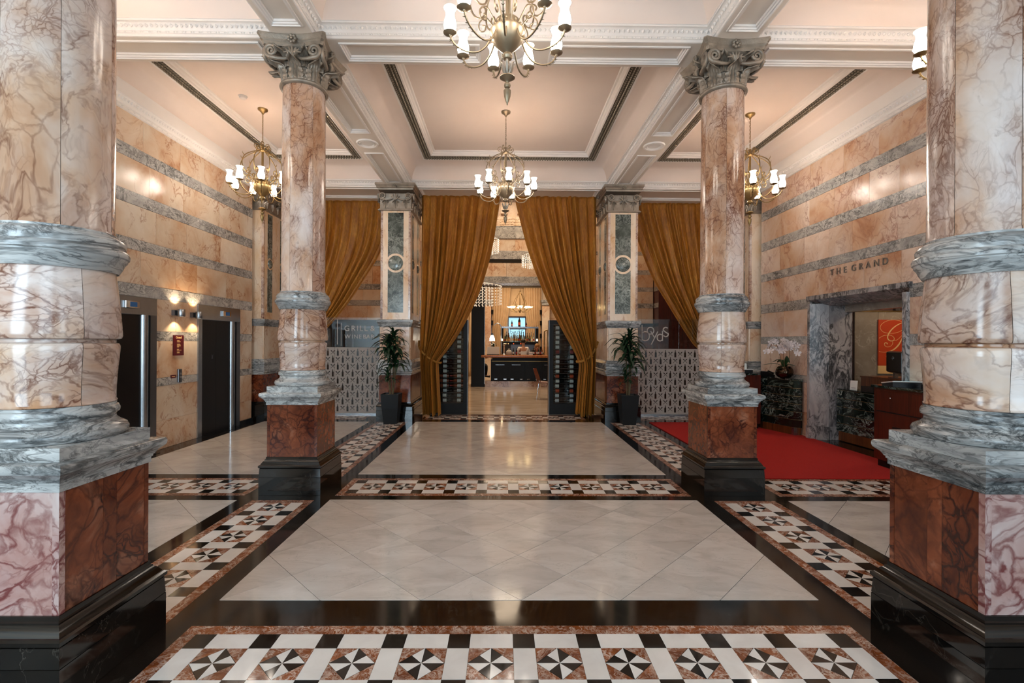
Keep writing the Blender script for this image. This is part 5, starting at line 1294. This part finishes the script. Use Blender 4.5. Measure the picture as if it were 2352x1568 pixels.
for dx in (-.12, 0, .12): MB().tube([(1.62+dx, 17.26, 1.5), (1.62+dx, 17.18, 1.5), (1.62+dx, 17.17, 1.44)], .012, 6).build('spout', M['chrome'], p, 60)
gm = plain('pale_tea_ware', 'b9b4aa', .3)
p = thing('ice_bucket', 'pale rounded ice bucket on the bar beside the tap', 'bucket', (.2, 17.0, 1.141)); MB().lathe([(.08, 0), (.1, .05), (.1, .12), (.07, .16)], 16, (.2, 17.0, 1.141)).build('pail', gm, p, 60); MB().lathe([(.07, .16), (.03, .19), (.03, .21), (.045, .22), (0, .225)], 14, (.2, 17, 1.141)).build('lid', gm, p, 60)
p = thing('card_box', 'small white box on the bar in front of the bartender', 'box', (.98, 17.1, 1.141)); MB().box(.93, 1.06, 17.05, 17.15, 1.141, 1.25).build('carton', M['paper'], p); MB().box(.93, 1.06, 17.049, 17.05, 1.18, 1.2).build('printed_band', M['dsteel'], p)
r = random.Random(9)
for k in range(9):
    x = 1.10+k*.062 if k < 6 else .36+(k-6)*.12; bottle('small bottle standing on the bar top, %s from the %s' % (ORD[k] if k < 6 else ORD[k-6], 'bartender rightwards' if k < 6 else 'ice bucket rightwards'), 'bottles on the bar top', (x, 17.15+(k % 2)*.12, 1.141), (0, 0, 0), ('dark', 'red', 'rose')[k % 3], .8, False)
# back bar with bottles
p = thing('back_bar', 'black back bar shelving in front of the window', 'shelving', (.66, 19.7, 0))
MB().box(-.12, 1.45, 19.6, 20.0, 2.18, 2.25).build('top_shelf', M['steel'], p); MB().box(-.12, .0, 19.6, 20, 0, 2.18).build('side_post', M['blackwood'], p); MB().box(1.33, 1.45, 19.6, 20, 0, 2.18).build('side_post', M['blackwood'], p)
MB().box(0, 1.33, 19.6, 20, 1.56, 1.62).build('middle_shelf', M['blackwood'], p); MB().box(0, 1.33, 19.62, 20, 1.5, 1.56).build('light_strip_shelf', M['blackwood'], p); MB().box(0, .3, 19.6, 20, 0, 1.5).build('cupboard', M['dark'], p)
MB().box(.3, 1.33, 19.9, 20.0, 0, 1.5).build('mirror_back', M['dsteel'], p); MB().box(.3, 1.33, 19.62, 20, .85, .9).build('work_shelf', M['steel'], p)
for x, c in ((.1, 'ffb070'), (.42, 'ff5020'), (.72, 'ff4818'), (.2, 'ffb070')): MB().ell((x, 19.6, 1.535), (.018, .01, .014), 8, 5).build('indicator_light', glow('light_'+c+str(x), c, 3), p)
for x in (-.06, 1.39): MB().lathe([(.02, 0), (.03, .03), (.02, .08), (0, .09)], 10, (x, 19.56, 1.65)).build('side_lamp', bpy.data.materials.get('wall_light_bulb'), p, 60)
kinds = list(BM); r = random.Random(4)
pal = [plain('spirit_%d' % i, c, .1) for i, c in enumerate(('b9a06a', '8b5a2a', 'a8b4b0', '5c6f50', 'c8c2b0', '38281c', '7a90a0'))]; lbm = [plain('spirit_label_%d' % i, c, .6) for i, c in enumerate(('d8d0c0', '2a2a2c', 'b88a4a', '9a2a22'))]
bme = [MB().lathe([(0, 0), (.036, 0), (.036, .15), (.03, .175), (.013, .2), (.013, .26), (.016, .262), (.016, .275), (0, .276)], 10).mesh('glass_body', c, 40) for c in pal]; lme = [MB().lathe([(.0365, .04), (.0365, .12)], 10, caps=False).mesh('paper_label', c, 40) for c in lbm]
for row in range(2):
    for k in range(15):
        q_ = thing('spirit_bottle', 'spirit bottle in the %s row on the back bar, %s from the left' % ('front' if row == 0 else 'rear', ORD[k]), 'bottle', (.06+k*.086+r.uniform(-.012, .012), 19.68+row*.16, 1.621), 0, 'spirit bottles on the back bar'); s = r.uniform(.85, 1.08); q_.scale = (s, s, s*(1.0+.45*row))
        ob('glass_body', bme[r.randrange(7)], q_); ob('paper_label', lme[r.randrange(4)], q_)
for x, s, n_ in ((.35, .85, 'left'), (.66, 1.35, 'middle'), (.96, .6, 'right')): bottle('champagne bottle standing on top of the back bar, %s one' % n_, 'bottles on top of the back bar', (x, 19.8, 2.251), (0, 0, 0), 'orange', s)
# neon-like lettering hanging in the window
p = thing('hanging_letters', 'dark wire lettering hanging in the back bar window', 'sign', (.6, 19.62, 1.95))
for k, pts in enumerate(([(0, .2), (0, 0), (.08, -.04), (.13, .03), (.08, .1), (0, .08)], [(.2, .1), (.25, 0), (.33, .12), (.25, 0), (.2, -.12)], [(.5, .1), (.42, .1), (.38, .03), (.42, -.03), (.5, -.02), (.5, .2)], [(.72, .14), (.62, .15), (.6, .09), (.66, .05), (.64, -.02), (.55, -.02)])):
    MB().tube([(.28+a*.75, 19.62, 1.98+b*.75) for a, b in pts], .008, 5).build('letter', M['bplastic'], p, 60)
MB().box(.25, .95, 19.615, 19.625, 2.13, 2.18).build('hanger', M['bplastic'], p)
# chandeliers of the restaurant
def crystal(label, x, y, z, rd, h, n=22):
    p = thing('crystal_chandelier', label, 'chandelier', (x, y, z), 0, 'crystal chandeliers of the restaurant')
    def L(b_, nm, mk, sm=60): return ob(nm, b_.mesh(nm, mk, sm), p)
    L(MB().tube([(rd*math.cos(TAU*i/24), rd*math.sin(TAU*i/24), 0) for i in range(24)], .012, 6, True), 'ring', M['chrome']); L(MB().tube([(0, 0, 0), (0, 0, 7-z)], .006, 5), 'hanging_rod', M['chrome'])
    for k in range(3): a = TAU*k/3; L(MB().tube([(rd*math.cos(a), rd*math.sin(a), 0), (0, 0, .1)], .005, 4), 'spoke', M['chrome'])
    mb = MB(); m_ = 7
    for k in range(n):
        a = TAU*k/n
        for j in range(m_): bump(mb, rd*math.cos(a), rd*math.sin(a), -.03-h*j/m_, .022, .022, .028, a)
    for k in range(n//2):
        a = TAU*k/(n//2)
        for j in range(m_): bump(mb, rd*.5*math.cos(a), rd*.5*math.sin(a), -.08-h*j/m_, .022, .022, .03, a)
    stuff(L(mb, 'crystal_drops', M['crystal'], False)); return p
m, nt, b = newmat('crystal_glass'); M['crystal'] = m
b.inputs['Base Color'].default_value = (.9, .88, .84, 1); b.inputs['Roughness'].default_value = .05; b.inputs['Metallic'].default_value = .35; b.inputs['Emission Color'].default_value = lin('ffe9cc'); b.inputs['Emission Strength'].default_value = .35
crystal('wide crystal chandelier in front of the black post', -.62, 14.5, 3.33, .55, .62, 30); crystal('high crystal chandelier beside the left curtain edge', -.5, 14.5, 4.75, .34, .42); crystal('high crystal chandelier beside the right curtain edge', .9, 14.5, 4.27, .34, .36)
p = thing('brass_chandelier', 'small lit brass chandelier with curled arms over the bar', 'chandelier', (.63, 18.3, 2.93))
def L(b_, nm, mk, sm=60): return ob(nm, b_.mesh(nm, mk, sm), p)
L(MB().lathe([(0, -.2), (.03, -.18), (.05, -.1), (.03, -.04), (.02, .02), (.012, .5), (.02, .62), (.008, .7), (.006, 1.575)], 14), 'stem', M['brass'])
for k in range(8):
    a = TAU*k/8; c_, s_ = math.cos(a), math.sin(a)
    am = ob('arm', MB().tube([(r_*c_, r_*s_, z) for r_, z in ((.03, -.05), (.15, -.16), (.3, -.14), (.4, -.04), (.4, .0))], .011, 6).mesh('arm', M['brass'], 60), p)
    ob('glass_dish', MB().lathe([(.02, 0), (.1, .03), (.11, .05)], 12, (.4*c_, .4*s_, 0), caps=False).mesh('glass_dish', glow('bar_dish', 'ffdc9a', 5) if k == 0 else bpy.data.materials['bar_dish'], 60), am)
    L(MB().tube([(r_*c_, r_*s_, z) for r_, z in ((.02, .6), (.1, .5), (.2, .3), (.28, .1), (.2, .05), (.16, .12), (.2, .16))], .008, 5), 'upper_scroll', M['brass'])
# chair
p = thing('dining_chair', 'wooden shell chair with thin metal legs by the right wine cabinet', 'chair', (1.2, 13.3, 0), -.25)
def L(b_, nm, mk, sm=60): return ob(nm, b_.mesh(nm, mk, sm), p)
solid(L(MB().grid(lambda u, v: (-.2+.4*u, -.22+.44*v, .46+.03*(2*v-1)**2-.02*u), 6, 8), 'seat', M['chestnut']), .015)
solid(L(MB().grid(lambda u, v: (-.24-.12*v+.05*(2*u-1)**2, (-.22+.44*u)*(1-.25*v*v), .5+.36*v), 8, 6), 'backrest', M['chestnut']), .014)
for x, y, dx, dy in ((-.17, -.18, -.05, -.04), (-.17, .18, -.05, .04), (.17, -.18, .05, -.04), (.17, .18, .05, .04)): L(MB().tube([(x, y, .45), (x+dx, y+dy, 0)], .009, 6), 'leg', M['chrome'])
for s in (-1, 1): L(MB().tube([(-.17, s*.12, .45), (-.26, s*.12, .56)], .009, 6), 'back_bracket', M['chrome'])
# ------------------------------------------------------------------ people
def skinmesh(name, joints, edges, mat, parent, sub=2):
    me = bpy.data.meshes.new(name); me.from_pydata([j[0] for j in joints], edges, []); me.materials.append(mat)
    o = ob(name, me, parent); sk = o.modifiers.new('skin', 'SKIN'); sk.use_smooth_shade = True
    for i, j in enumerate(joints): rr_ = j[1]; me.skin_vertices[0].data[i].radius = rr_ if hasattr(rr_, '__len__') else (rr_, rr_)
    me.skin_vertices[0].data[0].use_root = True
    s = o.modifiers.new('sub', 'SUBSURF'); s.levels = sub; s.render_levels = sub
    return o
def person(label, loc, rz, J, hair, top, bottom, hair_long=False):
    """J: joint positions"""
    p = thing('person', label, 'person', loc, rz)
    N = ['pel', 'waist', 'chest', 'neck', 'hd0', 'hd1', 'lsh', 'lel', 'lwr', 'lha', 'rsh', 'rel', 'rwr', 'rha', 'lhip', 'lkn', 'lan', 'lto', 'rhip', 'rkn', 'ran', 'rto']
    rad = dict(pel=(.13, .1), waist=(.12, .09), chest=(.14, .1), neck=.052, hd0=(.068, .078), hd1=(.07, .085), lsh=.056, lel=.04, lwr=.027, lha=.03, rsh=.056, rel=.04, rwr=.027, rha=.03, lhip=.085, lkn=.055, lan=.036, lto=.035, rhip=.085, rkn=.055, ran=.036, rto=.035)
    ix = {k: i for i, k in enumerate(N)}
    E = [('pel', 'waist'), ('waist', 'chest'), ('chest', 'neck'), ('neck', 'hd0'), ('hd0', 'hd1'), ('chest', 'lsh'), ('lsh', 'lel'), ('lel', 'lwr'), ('lwr', 'lha'), ('chest', 'rsh'), ('rsh', 'rel'), ('rel', 'rwr'), ('rwr', 'rha'), ('pel', 'lhip'), ('lhip', 'lkn'), ('lkn', 'lan'), ('lan', 'lto'), ('pel', 'rhip'), ('rhip', 'rkn'), ('rkn', 'ran'), ('ran', 'rto')]
    js = [(J[k], rad[k]) for k in N]; ed = [(ix[a], ix[b]) for a, b in E]
    # fingers
    for s in 'lr':
        h = Vector(J[s+'ha']); d = (h-Vector(J[s+'wr'])).normalized(); sd = d.cross(Vector((0, 0, 1))); sd = sd.normalized() if sd.length > .1 else Vector((1, 0, 0))
        for q_ in (-1.5, -.5, .5, 1.5):
            js.append((tuple(h+sd*.016*q_+d*.03), .0095)); ed.append((ix[s+'ha'], len(js)-1)); js.append((tuple(h+sd*.018*q_+d*.065-Vector((0, 0, .02))), .008)); ed.append((len(js)-2, len(js)-1))
        js.append((tuple(h+sd*.045+d*.01), .01)); ed.append((ix[s+'ha'], len(js)-1))
    skinmesh('body', js, ed, M['skin'], p)
    def garment(nm, keys, edges_, mat, grow):
        id_ = {k: i for i, k in enumerate(keys)}
        gj = []
        for k in keys:
            r_ = rad[k]; r_ = r_ if hasattr(r_, '__len__') else (r_, r_); gj.append((J[k], (r_[0]*grow+.008, r_[1]*grow+.008)))
        skinmesh(nm, gj, [(id_[a], id_[b]) for a, b in edges_], mat, p)
    garment('shirt', ['pel', 'waist', 'chest', 'lsh', 'lel', 'lwr', 'rsh', 'rel', 'rwr'], [('pel', 'waist'), ('waist', 'chest'), ('chest', 'lsh'), ('lsh', 'lel'), ('lel', 'lwr'), ('chest', 'rsh'), ('rsh', 'rel'), ('rel', 'rwr')], top, 1.18)
    garment('trousers', ['pel', 'lhip', 'lkn', 'lan', 'rhip', 'rkn', 'ran'], [('pel', 'lhip'), ('lhip', 'lkn'), ('lkn', 'lan'), ('pel', 'rhip'), ('rhip', 'rkn'), ('rkn', 'ran')], bottom, 1.2)
    for s in 'lr':
        a = Vector(J[s+'an']); t = Vector(J[s+'to']); MB().tube([a+(a-t)*.3-Vector((0, 0, .03)), a-Vector((0, 0, .02)), t], [.04, .05, .035], 8, flat=(.8, 1)).xf(Matrix.Identity(4)).mesh
        ob('shoe', MB().tube([a+(a-t)*.3-Vector((0, 0, .015)), a-Vector((0, 0, .01)), t+(t-a)*.15], [.036, .042, .034], 8).mesh('shoe', M['cloth_dark'], 60), p)
    h1 = Vector(J['hd1']); f = Vector((0, -1, 0))
    fw = J.get('face', (0, -1, 0)); fw = Vector(fw)
    hb = MB().ell(tuple(h1-fw*.018+Vector((0, 0, .028))), (.092, .1, .09), 14, 9)
    if hair_long: hb.tube([h1-fw*.05, h1-fw*.09-Vector((0, 0, .1)), h1-fw*.07-Vector((0, 0, .24))], [.085, .09, .05], 10)
    ob('hair', hb.mesh('hair', hair, 60), p)
    mb = MB()
    side = fw.cross(Vector((0, 0, 1)))
    for s in (-1, 1): mb.ell(tuple(h1+fw*.082+side*.03*s-Vector((0, 0, .015))), (.012, .01, .008), 8, 5)
    ob('eyes', mb.mesh('eyes', M['bplastic'], 60), p)
    mb = MB().tube([h1+fw*.085-Vector((0, 0, .02)), h1+fw*.108-Vector((0, 0, .055)), h1+fw*.085-Vector((0, 0, .06))], [.008, .014, .008], 6)
    for s in (-1, 1): mb.ell(tuple(h1+side*.09*s-Vector((0, 0, .03))), (.012, .02, .028), 8, 5)
    ob('nose_and_ears', mb.mesh('nose_and_ears', M['skin'], 60), p)
    ob('mouth', MB().ell(tuple(h1+fw*.085-Vector((0, 0, .085))), (.02, .008, .006), 8, 4).mesh('mouth', plain('lips', '9a5a50', .5) if 'lips' not in bpy.data.materials else bpy.data.materials['lips'], 60), p)
    return p
stand = dict(pel=(0, 0, .92), waist=(0, 0, 1.06), chest=(0, 0, 1.28), neck=(0, 0, 1.43), hd0=(0, .01, 1.52), hd1=(0, .012, 1.62), lsh=(-.17, 0, 1.36), lel=(-.25, .05, 1.1), lwr=(-.2, .24, 1.0), lha=(-.18, .31, 1.0), rsh=(.17, 0, 1.36), rel=(.25, .05, 1.1), rwr=(.2, .24, 1.0), rha=(.18, .31, 1.0), lhip=(-.09, 0, .86), lkn=(-.1, .01, .48), lan=(-.1, 0, .08), lto=(-.12, .16, .035), rhip=(.09, 0, .86), rkn=(.1, .01, .48), ran=(.1, 0, .08), rto=(.12, .16, .035), face=(0, 1, 0))
person('bartender in a white shirt seen from behind, busy at the back bar', (.78, 18.6, 0), .1, stand, M['hair_dark'], M['shirt'], M['cloth_dark'])
lean = dict(stand); lean.update(chest=(0, -.13, 1.2), neck=(0, -.22, 1.3), hd0=(0, -.28, 1.36), hd1=(0, -.31, 1.44), lsh=(-.16, -.13, 1.26), lel=(-.22, -.25, 1.02), lwr=(-.12, -.38, .95), lha=(-.08, -.44, .94), rsh=(.16, -.13, 1.26), rel=(.3, -.2, 1.1), rwr=(.42, -.3, 1.08), rha=(.48, -.33, 1.08), lto=(-.12, -.16, .035), rto=(.12, -.16, .035), waist=(0, -.03, 1.06), face=(0, -1, 0))
person('person with fair hair in black, leaning at the bar beside the bartender', (1.22, 18.25, 0), .2, lean, M['hair_fair'], M['cloth_dark'], M['cloth_dark'], True)
sit = dict(pel=(0, 0, .78), waist=(0, 0, .92), chest=(.03, 0, 1.15), neck=(.06, 0, 1.3), hd0=(.09, 0, 1.38), hd1=(.1, 0, 1.47), lsh=(.03, .17, 1.23), lel=(.12, .24, 1.0), lwr=(.33, .18, 1.0), lha=(.4, .17, 1.0), rsh=(.03, -.17, 1.23), rel=(-.1, -.28, 1.02), rwr=(.1, -.26, .92), rha=(.17, -.24, .92), lhip=(0, .09, .74), lkn=(.38, .11, .72), lan=(.36, .1, .34), lto=(.5, .1, .31), rhip=(0, -.09, .74), rkn=(.38, -.11, .70), ran=(.36, -.1, .34), rto=(.5, -.1, .31), face=(1, 0, 0))
person('person in dark clothes seated behind the black post', (-1.02, 17.75, 0), 0, sit, M['hair_dark'], M['cloth_dark'], M['cloth_dark'])
p = thing('bar_stool', 'dark bar stool under the seated person behind the black post', 'stool', (-1.02, 17.75, 0))
def L(b_, nm, mk, sm=60): return ob(nm, b_.mesh(nm, mk, sm), p)
L(MB().lathe([(0, .6), (.19, .6), (.2, .63), (.18, .655), (0, .66)], 20), 'seat', M['cloth_dark'])
for k in range(4): a = TAU*(k+.5)/4; L(MB().tube([(.14*math.cos(a), .14*math.sin(a), .6), (.22*math.cos(a), .22*math.sin(a), 0)], .014, 6), 'leg', M['blackwood'])
L(MB().tube([(.19*math.cos(TAU*i/20), .19*math.sin(TAU*i/20), .26) for i in range(20)], .01, 6, True), 'foot_ring', M['blackwood'])
# fill lights added under the restaurant ceilings to brighten it, besides the lit chandeliers
area('dining_fill_light', (0.2, 14.6, 6.95), (0, 0, 0), 3.5, 3, 170, (1, .78, .55))
area('bar_fill_light', (.5, 19.5, 4.48), (0, 0, 0), 3, 3, 150, (1, .76, .52))
area('side_fill_light', (-4.0, 11.9, 6.9), (0, 0, 0), 1.5, 1, 40, (1, .72, .45)); area('side_fill_light', (3.9, 11.9, 6.9), (0, 0, 0), 1.5, 1, 40, (1, .72, .45))
